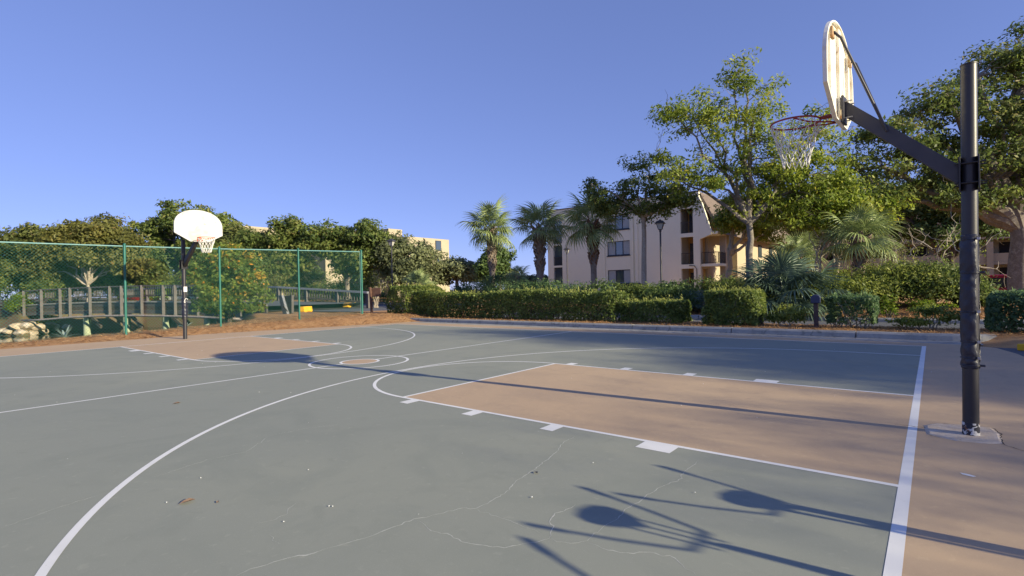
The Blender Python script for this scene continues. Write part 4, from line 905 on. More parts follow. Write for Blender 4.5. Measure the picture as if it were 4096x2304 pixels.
pm = empty("fan_palmetto", (-4.25, 15.9, tz(-4.25, 15.9)), 0, 'big blue green fan palmetto clump right of the forked tree', 'palm')
for k, (dx, dy, h_) in enumerate(((0, 0, 0.75), (0.75, 0.45, 0.55), (-0.35, 0.55, 0.95))):
    MB().tube([(dx, dy, -0.2), (dx, dy, h_)], [0.16, 0.12], 10).build("trunk", M['palmtrunk'], pm)
    place_fronds(pm, 20 if k == 0 else 14, (dx, dy, h_), 1.0, 30+k, FMB, -0.45, 1.35)

# ------------------------------------------------------------------ trees
tree("forked_tree", 'tall forked tree with open yellow green crown beside the near backboard', (-6.35, 19.57, 0.40), 3.75,
     [(-1.5, -1.0, 8.8, 1.5, 1.4, 1.6), (0.4, 0, 8.4, 1.5, 1.5, 2.2), (-0.2, 0.1, 10.7, 0.9, 0.9, 1.5), (-2.0, -1.4, 6.3, 1.9, 1.6, 1.4), (0.6, 0.4, 6.2, 2.2, 1.8, 1.5), (2.2, 1.6, 6.4, 1.7, 1.6, 1.7), (0.7, 0.7, 4.7, 1.8, 1.6, 1.0), (2.6, 2.0, 8.3, 1.1, 1.0, 1.0), (-2.9, -2.1, 8.6, 0.9, 0.9, 0.9), (1.6, 1.2, 4.5, 1.6, 1.5, 0.9)],
     0.185, L['bright'], M['bark'], 101, clumps=250, per=110, leaf=0.19, cl=0.34, limbs=14, bare=30, ratio=0.38)
tree("street_tree", 'dark leafed tree standing before the building windows', (-11.44, 19.31, 0.40), 4.6,
     [(-1.3, -1.0, 5.7, 1.2, 1.1, 0.9), (0.0, 0.0, 6.6, 1.4, 1.3, 1.2), (1.1, 0.8, 5.6, 1.2, 1.1, 0.9), (0.3, 0.2, 5.0, 1.8, 1.4, 0.6), (2.0, 1.2, 5.2, 0.8, 0.8, 0.6), (-2.1, -1.5, 6.2, 0.6, 0.6, 0.5)],
     0.15, L['oak'], M['barkpale'], 102, clumps=115, per=90, leaf=0.18, cl=0.27, limbs=9, ratio=0.42)
tree("multi_stem_tree", 'pale barked tree forking behind the tall tree', (-8.9, 25.2, -0.2), 3.2,
     [(0.0, 0.2, 5.3, 0.9, 0.9, 0.8), (1.1, 0.7, 5.2, 1.1, 1.0, 0.9), (0.6, 0.3, 6.2, 1.0, 1.0, 0.8), (1.8, 1.2, 4.5, 0.8, 0.8, 0.6)],
     0.19, L['bright'], M['barkpale'], 103, clumps=90, per=90, leaf=0.2, cl=0.34, limbs=7, stems=1)
tree("multi_stem_tree", 'multi stemmed tree with sunlit yellow crown left of the sabal palm', (-3.54, 21.85, 0.48), 1.9,
     [(-0.9, -0.5, 4.0, 1.3, 1.1, 0.9), (0.6, 0.4, 4.3, 1.3, 1.1, 1.0), (1.6, 1.4, 4.2, 1.2, 1.1, 0.9), (0.2, 0, 5.0, 1.2, 1.1, 0.8)],
     0.085, L['bright'], M['barkpale'], 104, clumps=130, per=95, leaf=0.18, cl=0.34, limbs=9, stems=5)
tree("live_oak", 'massive live oak with thick trunk at the right photo edge', (3.35, 27.4, -0.20), 3.9,
     [(-3.4, -2.0, 6.6, 2.2, 1.8, 1.1), (-1.6, -1.0, 8.6, 2.0, 1.8, 1.3), (0.6, 0.2, 9.4, 2.0, 2.0, 1.6), (0.3, 0.2, 11.4, 1.4, 1.4, 1.0), (-2.0, -1.4, 5.2, 2.4, 1.8, 0.8), (-4.8, -3.0, 5.6, 1.6, 1.4, 0.8), (1.6, 1.0, 7.0, 2.2, 2.0, 1.8), (-0.4, -0.4, 6.8, 2.2, 2.0, 1.2), (3.2, 1.5, 9.8, 2.2, 2.0, 1.6), (-3.0, -1.8, 7.9, 1.3, 1.2, 0.8), (4.0, 2, 6.0, 2.4, 2, 1.5), (-4.4, -3.4, 8.2, 1.5, 1.4, 1.0), (-3.0, -2.3, 9.6, 1.5, 1.4, 1.0), (-5.5, -4.2, 6.8, 1.3, 1.2, 0.9), (-1.2, -0.9, 10.9, 1.3, 1.2, 1.1), (0.2, 0.1, 12.3, 1.3, 1.3, 0.9), (-2.2, -1.7, 9.8, 1.1, 1.1, 0.9)],
     0.50, L['oak'], M['bark'], 105, clumps=540, per=115, leaf=0.20, cl=0.42, limbs=16, ratio=0.42, flat=0.5)
tree("live_oak", 'dark oak standing in front of the brown building', (1.2, 44.0, -0.2), 3.0,
     [(-2.5, 0, 6.5, 2.6, 2.2, 1.6), (0.5, 0, 7.6, 2.8, 2.4, 1.8), (3.0, 0.5, 6.6, 2.6, 2.2, 1.8), (-4.5, -1, 8.0, 2.2, 2.0, 1.4), (0.0, 0, 5.0, 3.0, 2.0, 1.0)],
     0.30, L['oakdark'], M['barkdark'], 106, clumps=200, per=100, leaf=0.30, cl=0.55, limbs=10)
tree("live_oak", 'sunlit olive oak rising behind the near backboard', (-7.5, 44.0, -0.2), 3.0,
     [(-2.0, 0, 8.0, 2.4, 2.2, 1.8), (1.0, 0, 9.0, 2.6, 2.2, 1.9), (3.5, 0, 8.0, 2.4, 2.2, 1.8), (0.5, 0, 6.0, 3.0, 2.2, 1.4)],
     0.30, L['olive'], M['bark'], 107, clumps=190, per=100, leaf=0.31, cl=0.55, limbs=9)
tree("crape_myrtle", 'nearly leafless pale shrub with bare branches left of the near pole', (0.25, 20.3, 0.5), 0.5,
     [(-0.7, -0.3, 1.7, 0.5, 0.4, 0.5), (0.3, 0, 2.0, 0.6, 0.5, 0.6), (1.2, 0.5, 1.8, 0.6, 0.4, 0.5)], 0.035, L['bright'], M['barkpale'], 108, clumps=46, per=5, leaf=0.09, cl=0.16, limbs=12, stems=7, bare=10, cat='shrub')
tree("crape_myrtle", 'bare stemmed shrub before the dark oak left of centre', (-1.6, 24.5, 0.5), 0.7,
     [(-0.7, -0.3, 2.0, 0.8, 0.6, 0.6), (0.5, 0.2, 2.2, 0.9, 0.6, 0.6)], 0.04, L['olive'], M['barkpale'], 109, clumps=50, per=14, leaf=0.12, cl=0.25, limbs=10, stems=7, bare=6, cat='shrub')
tree("crape_myrtle", 'leafless pale branched bush below the left street lamp', (-27.6, 14.4, 0.28), 0.45,
     [(0, 0, 1.25, 0.55, 0.45, 0.45), (0.4, 0.3, 1.5, 0.5, 0.4, 0.4)], 0.035, L['amber'], M['barkpale'], 110, clumps=40, per=8, leaf=0.09, cl=0.2, limbs=12, stems=6, cat='shrub')
# citrus-like bush beyond the fence and its neighbours
tree("berry_bush", 'big bush with orange berries close behind the fence', (-27.4, 5.35, 0.05), 0.9,
     [(-0.8, -0.5, 2.3, 1.1, 1.0, 1.1), (0.5, 0.4, 2.4, 1.1, 1.0, 1.1), (0, 0, 3.1, 1.0, 0.9, 0.8), (0.7, 0.6, 1.2, 1.2, 1.0, 0.9), (-0.7, -0.4, 1.1, 1.1, 1.0, 0.8), (0.1, -0.3, 0.7, 1.2, 1.0, 0.6)],
     0.07, L['citrus'], M['barkdark'], 111, clumps=190, per=110, leaf=0.18, cl=0.28, limbs=10, stems=4, cat='shrub', ratio=0.42)
far = [('dense dark oak behind the far backboard', (-69.7, 17.1), 62, [(-3.5, -1, 8.2, 3.6, 3.2, 2.2), (0.5, 0, 9.3, 3.6, 3.2, 2.2), (4.5, 2, 8.4, 3.4, 3.2, 2.2), (-1, 0, 6.0, 4.5, 3.2, 2.2), (4, 2, 5.5, 3.8, 3, 2)], 'oak', 0.38),
       ('broad olive oak at the left photo edge', (-65.0, 2.9), 48, [(-1.5, -1, 5.0, 3.0, 2.6, 1.8), (1.5, 1, 5.8, 2.6, 2.4, 1.6), (0, -2, 3.6, 3.2, 2.6, 1.6), (2, 2, 3.6, 2.6, 2.4, 1.4), (2.5, 1.0, 1.9, 2.6, 2.2, 1.2)], 'olive', 0.3),
       ('olive oak past the left frame edge', (-71.3, -1.5), 50, [(-1, -1, 5.0, 3.0, 2.6, 1.8), (1, 1, 5.6, 2.6, 2.4, 1.4), (0, 0, 3.4, 3.0, 2.6, 1.6)], 'olive', 0.3),
       ('amber tinted tree with pale forked trunk behind the bridge', (-57.9, 6.1), 46, [(-1.2, -0.8, 5.6, 1.9, 1.7, 1.4), (0.8, 0.8, 5.6, 2.0, 1.8, 1.4), (2.2, 2.2, 4.9, 1.7, 1.6, 1.3), (-2.2, -1.5, 4.6, 1.7, 1.6, 1.2), (1.4, -0.6, 3.9, 0.9, 0.9, 0.7), (2.8, 2.4, 3.4, 1.4, 1.3, 0.9), (-3.0, -2.2, 3.2, 1.4, 1.3, 0.9), (-0.5, 1.5, 7.0, 1.2, 1.2, 0.8)], 'amber', 0.15),
       ('green understorey oak behind the bridge', (-61.0, 9.2), 50, [(-2.0, -1.5, 3.6, 2.0, 1.8, 1.5), (1.5, 1.5, 3.6, 2.2, 2.0, 1.6), (0, 0, 2.0, 3.2, 2.4, 1.4)], 'oak', 0.22),
       ('olive tree right of the far pole', (-62, 19.0), 58, [(-1.5, -1, 5.2, 2.4, 2.2, 2.0), (1.5, 1, 6.2, 2.4, 2.2, 2.0), (0, 0, 3.0, 3.0, 2.4, 1.8)], 'olive', 0.25),
       ('green oak left of centre above the berry bush', (-49.0, 18.6), 50, [(-1.8, -1, 5.2, 2.4, 2.2, 1.6), (1.0, 0.8, 6.2, 2.4, 2.2, 1.8), (3.0, 2.2, 5.4, 2.0, 2.0, 1.6), (0.5, 0.5, 3.6, 3.2, 2.4, 1.2)], 'oak', 0.28),
       ('green oak above the right fence panel', (-43.2, 22.6), 50, [(-1.5, -1, 5.8, 2.2, 2.0, 1.6), (0.8, 0.6, 6.3, 2.2, 2.0, 1.6), (2.8, 2.2, 5.2, 2.0, 2.0, 1.6), (0.5, 0.5, 3.8, 3.0, 2.4, 1.4)], 'oak', 0.28),
       ('grey green oak behind the left street lamp', (-38.6, 25.6), 50, [(-0.8, -0.5, 4.7, 2.0, 1.9, 1.5), (1.4, 1.2, 3.9, 1.9, 1.8, 1.5), (0, 0, 2.8, 2.2, 2, 1.2)], 'grey', 0.25),
       ('small round grey green oak in the gap left of the palms', (-46.8, 40.9), 66, [(-0.6, -0.4, 3.4, 2.0, 1.8, 1.3), (1.0, 0.8, 3.0, 1.8, 1.8, 1.2), (-1.8, -1.4, 2.6, 1.5, 1.5, 1.0)], 'grey', 0.3),
       ('pale distant tree behind the slim palm', (-59.0, 61.8), 90, [(-1.5, -1, 2.6, 2.4, 2.2, 1.2), (1.5, 1, 3.0, 2.4, 2.2, 1.2)], 'olive', 0.25),
       ('low distant tree left of the building', (-51.2, 61.7), 85, [(-1.5, -1, 1.8, 2.6, 2.2, 1.2), (1.8, 1, 1.6, 2.2, 2.0, 1.0)], 'grey', 0.25),
       ('leafy tree standing at the left end of the building', (-29.5, 29.0), 52, [(-0.8, -0.4, 2.9, 0.9, 0.9, 1.0), (-0.2, 0.2, 4.0, 0.8, 0.8, 0.8)], 'oakdark', 0.14)]
for i, (lab, (x, y), dp, lobes, c, tr) in enumerate(far):
    pale = 'pale forked' in lab; leaf = 0.0062*dp
    tree("oak_tree", lab, (x, y, max(tz(x, y), 0.5 if x < -45 else 0.0)), 1.5 if pale else 1.9, lobes, tr, L[c], M['barkpale' if pale or c == 'amber' else 'bark'], 200+i, clumps=max(60, 50*len(lobes)), per=100, leaf=leaf*1.12, cl=0.52 if dp > 45 else 0.4, limbs=2*len(lobes), group='trees behind the pond and car park')
# understorey and pond-side planting
US = [((-61.5, -0.6), (4.6, 3.8, 4.2), 'oak', 'rounded green shrub by the left bridge end', 6000, 0.22), ((-54.3, 1.2), (2.6, 1.6, 1.5), 'lime', 'lime green bush above the pond rocks', 2600, 0.14), ((-55.8, 10.8), (4.0, 2.0, 1.7), 'lime', 'bright shrub behind the bridge railing', 2200, 0.18), ((-49.0, 14.8), (4.4, 2.6, 2.2), 'oakdark', 'dark shrub behind the bridge right part', 3000, 0.2),
      ((-38.5, 17.4), (5.2, 2.4, 1.9), 'oak', 'mid green shrub behind the far bridge rail', 3200, 0.18), ((-33.5, 18.2), (4.0, 2.0, 1.4), 'oakdark', 'dark low shrub behind the right bridge rail', 2400, 0.16), ((-44.0, 16.4), (4.2, 2.4, 2.4), 'olive', 'olive shrub behind the berry bush', 2600, 0.18), ((-60.0, 3.5), (3.6, 2.6, 2.4), 'oak', 'leafy shrub below the left oak', 2600, 0.2), ((-66, 14), (7, 3, 3.2), 'oak', 'leafy thicket behind the middle of the bridge', 3600, 0.25), ((-58, 16.5), (6, 3, 3.0), 'oak', 'leafy thicket right of the far pole', 3600, 0.22), ((-72, 8), (8, 4, 3.4), 'oak', 'leafy thicket under the amber tree', 3600, 0.28), ((-76, 3), (9, 5, 4.6), 'oak', 'leafy thicket behind the left oak', 5200, 0.32), ((-78, 13), (9, 5, 5.0), 'oak', 'tall thicket left of the dark oak', 5200, 0.32), ((-74, 22), (9, 5, 5.0), 'oak', 'tall thicket behind the far hoop', 5200, 0.32), ((-62, 24), (8, 4, 4.2), 'oak', 'leafy thicket under the dark oak', 4600, 0.28), ((-54, 24.5), (7, 4, 3.4), 'oak', 'leafy thicket under the green oaks', 4200, 0.26), ((-47, 26.5), (6, 4, 3.0), 'oak', 'leafy thicket behind the right fence panel', 4200, 0.24), ((-68, -4), (8, 5, 4.0), 'olive', 'olive thicket at the left photo edge', 5200, 0.3)]
for i, ((x, y), s, c, lab, n, lf) in enumerate(US):
    zb = tz(x, y); shrub("garden_shrub", lab, (x, y, max(zb, -1.35)-0.1), s, L[c], 140+i, n, lf, lumps=28, group='shrubs round the pond')
for i, (x, y) in enumerate([(-96, -8), (-93.5, -1), (-90.5, 6.5), (-87, 13.5), (-83.5, 20), (-80, 26.5), (-76, 33)]):
    lab = ['tall thicket at the far left end of the wood line', 'tall thicket behind the leftmost oak', 'tall thicket behind the amber tree', 'tall thicket left of the far pole in the wood line', 'tall thicket behind the far backboard', 'tall thicket behind the berry bush', 'tall thicket at the right end of the wood line'][i]
    shrub("thicket", lab, (x, y, 0.5), (10, 9, 6.4), L['olive' if i % 2 else 'oak'], 170+i, 5200, 0.42, lumps=34, group='wood line behind the pond')
# dry grass on the bank
g = np.random.default_rng(9)
for k, (x, y, lab) in enumerate([(-53.9, 2.05, 'dry yellow grass tuft beside the pond rocks'), (-54.6, 3.0, 'dry grass tuft at the bridge end post')]):
    V, t = blade_mesh(110, 1.15, 0.05, np.random.default_rng(k+3), (0.6, 1.45), 0.35)
    tag(link("grass_tuft", quads_mesh("grass", V, t), L['grass']), lab, 'grass').location = (x, y, -0.95+0.1*k)
# pine needles and litter strewn on the mulch
def litter(name, label, n, region, ln, wd, m, seed, flat=0.25):
    g = np.random.default_rng(seed); x = g.uniform(region[0], region[1], n); y = g.uniform(region[2], region[3], n); z = terrain(x, y)
    ok = z > -0.012
    if region[1] < -15: ok &= (x < -CL-0.55+0.35*noise2(x*3, y*3)) | (z > 0.01)
    x, y, z = x[ok], y[ok], z[ok]; P = np.stack([x, y, z+0.012+0.02*g.random(len(x))], 1)
    nr = unit(np.array([0, 0, 1.0])+g.normal(size=P.shape)*flat); V = leaf_quads(P, nr, ln, wd, g)
    o = link(name, quads_mesh(name, V, np.clip(0.5+0.28*g.normal(size=len(P)), 0, 1)), m); tag(o, label, kind="stuff"); return o
litter("pine_needles", 'pine needles over the mulch behind the far baseline', 26000, (-24, -17.0, -6, 10.2), 0.16, 0.07, L['straw'], 1)
litter("pine_needles", 'pine needles under the hedges along the kerb', 26000, (-19, 3.2, 9.4, 11.2), 0.15, 0.06, L['straw'], 2, 0.45)
litter("pine_needles", 'pine needles on the bed across the drive', 14000, (-9, 3, 15.2, 18), 0.18, 0.07, L['straw'], 3, 0.45)

# ------------------------------------------------------------------ street furniture
def street_lamp(label, loc, ht, s=1.0, rz=0.3):
    t = empty("street_lamp", loc, rz, label, 'street lamp', 'lantern street lamps')
    MB().lathe([(0.11, 0), (0.11, 0.25), (0.075, 0.34), (0.05, 0.5), (0.042, ht-0.62), (0.06, ht-0.60), (0.06, ht-0.55), (0.03, ht-0.52)], 14).build("pole", M['lampmetal'], t, autosm=True)
    la = MB(); z = ht-0.52
    la.lathe([(0.09, 0), (0.10, 0.025), (0.05, 0.03)], 8, (0, 0, z)).build("lantern_seat", M['lampmetal'], t)
    gl = MB(); gl.add([(sx*r_, sy*r_, zz) for r_, zz in ((0.085, z+0.03), (0.165, z+0.31)) for sx, sy in ((-1, -1), (1, -1), (1, 1), (-1, 1))], [(0, 1, 5, 4), (1, 2, 6, 5), (2, 3, 7, 6), (3, 0, 4, 7), (3, 2, 1, 0), (4, 5, 6, 7)]); lant = gl.build("lantern_glass", M['lampglass'], t)
    for sx, sy in ((-1, -1), (1, -1), (1, 1), (-1, 1)): MB().beam((sx*0.092, sy*0.092, z+0.03), (sx*0.17, sy*0.17, z+0.32), 0.02, 0.02).build("lantern_bar", M['lampmetal'], lant)
    rf = MB(); q = [(0.245, z+0.31), (0.235, z+0.345), (0.15, z+0.44), (0.09, z+0.46), (0.03, z+0.50), (0.015, z+0.54)]
    for r_, zz in q: rf.v += [(sx*r_, sy*r_, zz) for sx, sy in ((-1, -1), (1, -1), (1, 1), (-1, 1))]
    for i in range(len(q)-1):
        for j in range(4): rf.f.append((i*4+j, i*4+(j+1) % 4, (i+1)*4+(j+1) % 4, (i+1)*4+j))
    rf.f += [(3, 2, 1, 0), tuple(range(len(q)*4-4, len(q)*4))]
    rf.build("lantern_roof", M['lampmetal'], t, bevel=0.01)
street_lamp('tall street lamp standing before the corner balconies', (-10.36, 18.9, 0.40), 4.28)
street_lamp('smaller street lamp in front of the left building end', (-24.4, 32.0, tz(-24.4, 32.0)), 4.65)
street_lamp('street lamp beside the oaks at the left end of the hedge', (-28.9, 16.74, 0.22), 4.8)
street_lamp('pale headed street lamp behind the palmetto', (-4.95, 36.16, -0.24), 4.4)
sg = empty("sign", (-22.15, 10.05, tz(-22.15, 10.05)), 0.35, 'brown sign board on a leaning post by the fence end', 'sign')
MB().beam((0.10, 0, -0.2), (0, 0, 1.34), 0.10, 0.10).build("sign_post", M['brown'], sg, bevel=0.006)
MB().box(0.06, 0.58, 0.05, 0.10, 0.86, 1.30).build("sign_board", M['brown'], sg, bevel=0.01)
def stop(label, loc, rz, s=1.0, hl=0.55):
    t = empty("wheel_stop", loc, rz, label, 'wheel stop', 'yellow wheel stops')
    MB().prism([(-0.20, 0), (0.20, 0), (0.15, 0.30*s), (-0.15, 0.30*s)], -hl, hl, 'y').build("block", M['yellow'], t, bevel=0.03)
    for y in (-hl*.6, hl*.6): MB().box(-0.205, 0.205, y-0.1, y+0.1, -0.02, 0.06).build("foot", M['yellow'], t, bevel=0.01)
stop('bright yellow wheel stop right of the bridge wing wall', (-27.9, 9.75, 0.30), 0.5, 1.0, 0.42)
stop('yellow wheel stop at the far bridge rail end', (-29.1, 13.45, 0.42), 0.5, 0.9)
bl = empty("bollard_light", (-2.24, 9.87, tz(-2.24, 9.87)), 0.1, 'dark round topped bollard light in the planting strip', 'bollard')
MB().box(-0.055, 0.055, -0.055, 0.055, -0.1, 0.70).build("post", M['brownpost'], bl, bevel=0.008)
hd = [(-0.11, 0.70), (0.11, 0.70)]+[(0.115*math.cos(q), 0.835+0.095*math.sin(q)) for q in np.linspace(0, math.pi, 13)]
MB().prism(hd, -0.12, 0.12, 'y').build("head", M['navy'], bl, bevel=0.02, seg=3)

# ------------------------------------------------------------------ cars
def car(label, loc, rz, paint, suv=True):
    t = empty("parked_car", loc, rz, label, 'car', 'parked cars')
    m = bpy.data.materials.new("car_paint"); n, b = nodes(m); b.inputs["Base Color"].default_value = (*paint, 1); b.inputs["Roughness"].default_value = 0.3; b.inputs["Coat Weight"].default_value = 0.6
    h_ = 1.72 if suv else 1.45; bel = 1.02 if suv else 0.92
    side = [(-2.2, 0.32), (2.15, 0.32), (2.25, 0.55), (2.2, 0.78), (1.1, bel), (-2.1, bel+0.02), (-2.28, 0.75)]
    body = MB().prism(side, -0.88, 0.88, 'y').build("body", m, t, bevel=0.09, seg=3)
    cab = [(1.05, bel-0.02), (0.35, h_-0.04), (-1.65 if suv else -1.1, h_), (-2.05 if suv else -1.9, bel-0.02)]
    mb = MB(); lo = 0.84; hi = 0.64
    mb.v = [(x, -(lo if z < bel+0.1 else hi), z) for x, z in cab]+[(x, (lo if z < bel+0.1 else hi), z) for x, z in cab]
    mb.f = [(0, 1, 2, 3), (7, 6, 5, 4), (0, 4, 5, 1), (1, 5, 6, 2), (2, 6, 7, 3), (3, 7, 4, 0)]
    mb.build("roof", m, t, bevel=0.07, seg=3)
    gl = MB()
    for s in (-1, 1):
        for (xa, xb, xc, xd) in ((0.86, 0.34, -0.38, -0.38), (-0.46, -0.46, -1.5 if suv else -1.0, -1.78 if suv else -1.6)):
            zt, zb = h_-0.16, bel+0.05; yb, yt = lo-0.02, hi+0.035
            gl.add([(xa, s*(yb+0.03), zb), (xb, s*(yt+0.03), zt), (xc, s*(yt+0.03), zt), (xd, s*(yb+0.03), zb)], [(0, 1, 2, 3)])
    gl.add([(1.06, -0.72, bel+0.06), (1.06, 0.72, bel+0.06), (0.45, 0.58, h_-0.12), (0.45, -0.58, h_-0.12)], [(0, 1, 2, 3)])
    xr = -2.07 if suv else -1.9
    gl.add([(xr, -0.72, bel+0.08), (xr, 0.72, bel+0.08), (xr+0.36, 0.58, h_-0.12), (xr+0.36, -0.58, h_-0.12)], [(0, 1, 2, 3)])
    gl.build("windows", M['carglass'], t)
    for x in (-1.38, 1.38):
        for s in (-1, 1):
            wl = MB().tube([(x, s*0.70, 0.33), (x, s*0.90, 0.33)], 0.33, 20).build("wheel", M['tyre'], t, bevel=0.02)
            MB().tube([(x, s*0.88, 0.33), (x, s*0.91, 0.33)], 0.19, 14).build("rim", M['zinc'], wl)
    for s in (-1, 1):
        MB().box(2.14, 2.24, s*0.66-0.16, s*0.66+0.16, 0.62, 0.76).build("headlight", M['lamp_white'], t, bevel=0.02)
        MB().box(-2.30, -2.2, s*0.70-0.10, s*0.70+0.10, 0.78, 0.98).build("tail_light", M['lamp_red'], t, bevel=0.02)
car('magenta red car parked behind the near pole', (2.8, 30.2, -0.15), 1.5, (0.28, 0.012, 0.035), True)
car('dark red car partly hidden by shrubs right of the near pole', (1.75, 31.5, -0.22), 1.55, (0.10, 0.008, 0.008), True)
car('white car showing between the palms before the building', (-22.4, 27.2, 0.2), 0.1, (0.62, 0.64, 0.66), False)
car('dark car parked before the building windows', (-15.9, 27.0, -0.05), 0.1, (0.012, 0.014, 0.02), True)
car('white car seen through the bridge railing', (-63.5, 15.5, 0.6), 0.5, (0.62, 0.64, 0.66), False)
car('red car seen through the bridge railing', (-68.5, 13.0, 0.6), 0.5, (0.42, 0.01, 0.012), False)

# ------------------------------------------------------------------ buildings
def wall_holes(name, m, parent, u0, u1, v0, v1, holes, thick, place):
    """wall in the u-v plane with rectangular openings; place(u, v, d) -> xyz, d = depth into the wall"""
    us = sorted({u0, u1, *[h[0] for h in holes], *[h[1] for h in holes]}); vv = sorted({v0, v1, *[h[2] for h in holes], *[h[3] for h in holes]})
    mb = MB(); inh = lambda a, b: any(h[0] < a < h[1] and h[2] < b < h[3] for h in holes)
    for a, b in zip(us[:-1], us[1:]):
        for c, d in zip(vv[:-1], vv[1:]):
            if not inh((a+b)/2, (c+d)/2):
                for dp in (0, thick): mb.add([place(a, c, dp), place(b, c, dp), place(b, d, dp), place(a, d, dp)], [(0, 1, 2, 3)])
    for h in holes+[(u0, u1, v0, v1)]:
        a, b, c, d = h
        for (p, q) in (((a, c), (b, c)), ((b, c), (b, d)), ((b, d), (a, d)), ((a, d), (a, c))):
            mb.add([place(*p, 0), place(*q, 0), place(*q, thick), place(*p, thick)], [(0, 1, 2, 3)])
    return mb.build(name, m, parent)
def railing(parent, a, b, z0, h_=1.0, m='railing', bars=0.12):
    r_ = MB(); a = Vector((a[0], a[1], 0)); b = Vector((b[0], b[1], 0)); ln = (b-a).length; k = max(3, int(ln/bars))
    for z in (z0+0.08, z0+h_): r_.beam((a.x, a.y, z), (b.x, b.y, z), 0.04, 0.05)
    for i in range(k+1):
        p = a.lerp(b, i/k); r_.beam((p.x, p.y, z0+0.08), (p.x, p.y, z0+h_), 0.022, 0.022)
    return r_.build("railing", M[m], parent)
bx0, bx1, by, bz, btop = -33.0, -16.2, 41.4, 0.42, 9.86
B = empty("apartment_building", (bx0, by, bz), 0, 'three storey cream stucco apartment building behind the palms', 'building')
O = Vector((bx0, by, bz))
F = lambda u, v, d: (u-bx0, d, v-bz)          # front wall faces -y
wins = [(-25.6, -23.1, 4.50, 5.95), (-25.6, -23.1, 1.62, 3.05), (-25.6, -23.1, 7.10, 8.55)]
logs = [(-17.95, -16.78, 6.16, 8.42), (-17.95, -16.78, 3.28, 5.80), (-17.95, -16.78, 0.5, 2.90)]
slots = [(-32.25, -31.1, 6.2, 8.7), (-32.25, -31.1, 3.80, 6.0), (-32.25, -31.1, 1.0, 3.6)]
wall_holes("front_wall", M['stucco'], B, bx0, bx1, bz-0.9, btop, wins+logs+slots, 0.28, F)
for h in wins:
    wf_ = MB(); a, b, c, d = h; fr = 0.06
    for (p, q, r_, s) in ((a, b, c, c+fr*1.6), (a, b, d-fr, d), (a, a+fr, c+fr*1.6, d-fr), (b-fr, b, c+fr*1.6, d-fr), (a+(b-a)*0.36-.04, a+(b-a)*0.36+.04, c+fr*1.6, d-fr), (a+(b-a)*0.68-.04, a+(b-a)*0.68+.04, c+fr*1.6, d-fr)):
        wf_.box(p-bx0, q-bx0, 0.10, 0.17, r_-bz, s-bz)
    w_ = wf_.build("window", M['frame'], B)
    for k, (u, v) in enumerate(((0.0, 0.36), (0.36, 0.68), (0.68, 1.0))):
        MB().box(a+(b-a)*u-bx0+.03, a+(b-a)*v-bx0-.03, 0.13, 0.15, c-bz+.05, d-bz-.05).build("pane", M['blind'] if k != 1 else M['glass'], w_)
    MB().box(a-0.06-bx0, b+0.06-bx0, -0.06, 0.12, c-0.09-bz, c-0.003-bz).build("sill", M['frame'], w_)
for (a, b, c, d) in slots:
    MB().box(a-bx0, b-bx0, 0.20, 0.24, c-bz, d-bz).build("stair_glass", M['glass'], B)
    railing(B, (a-bx0, 0.08), (b-bx0, 0.08), c-bz, 0.9)
# corner loggias: floors, back walls in ochre, doors, railings
for (a, b, c, d) in logs:
    MB().box(a-bx0-0.02, bx1-bx0+1.5, 0.281, 2.6, c-bz-0.24, c-bz-0.002).build("balcony_slab", M['stucco'], B)
    MB().box(a-bx0-0.3, bx1-bx0-0.26, 2.0, 2.15, c-bz, d-bz+0.06).build("balcony_wall", M['ochre'], B)
    MB().box(a-bx0-0.3, a-bx0-0.02, 0.285, 2.0, c-bz, d-bz+0.06).build("balcony_side", M['stuccoy'], B)
    dr = MB().box(a-bx0+0.15, a-bx0+0.75, 1.93, 1.99, c-bz+0.003, c-bz+2.05).build("door", M['frame'], B)
    MB().box(a-bx0+0.22, a-bx0+0.68, 1.91, 1.925, c-bz+0.1, c-bz+1.95).build("pane", M['glass'], dr)
    railing(B, (a-bx0, 0.10), (b-bx0, 0.10), c-bz, 1.02)
# right flank, sunlit: projecting corner balconies, then the recessed long wall with windows
SD = lambda u, v, d: (bx1-bx0-d-0.001, u, v-bz)   # side wall faces +x
side_h = [(0.75, 2.2, 6.2, 8.3), (0.75, 2.2, 3.3, 5.75), (0.75, 2.2, 0.5, 2.85)]
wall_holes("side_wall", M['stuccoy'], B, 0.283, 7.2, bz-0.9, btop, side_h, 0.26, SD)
LX = bx1-bx0
for z0 in (3.28, 6.16):   # projecting balconies past the corner
    MB().box(LX+0.003, LX+1.55, 0.30, 2.55, z0-bz-0.22, z0-bz).build("balcony_slab", M['stucco'], B)
    for (a, b) in (((LX+0.05, 0.34), (LX+1.48, 0.34)), ((LX+1.5, 0.34), (LX+1.5, 2.5))): railing(B, a, b, z0-bz, 1.02)
MB().box(LX+0.95, LX+1.45, 2.56, 3.1, 0, 5.7).build("pier", M['stuccoy'], B)
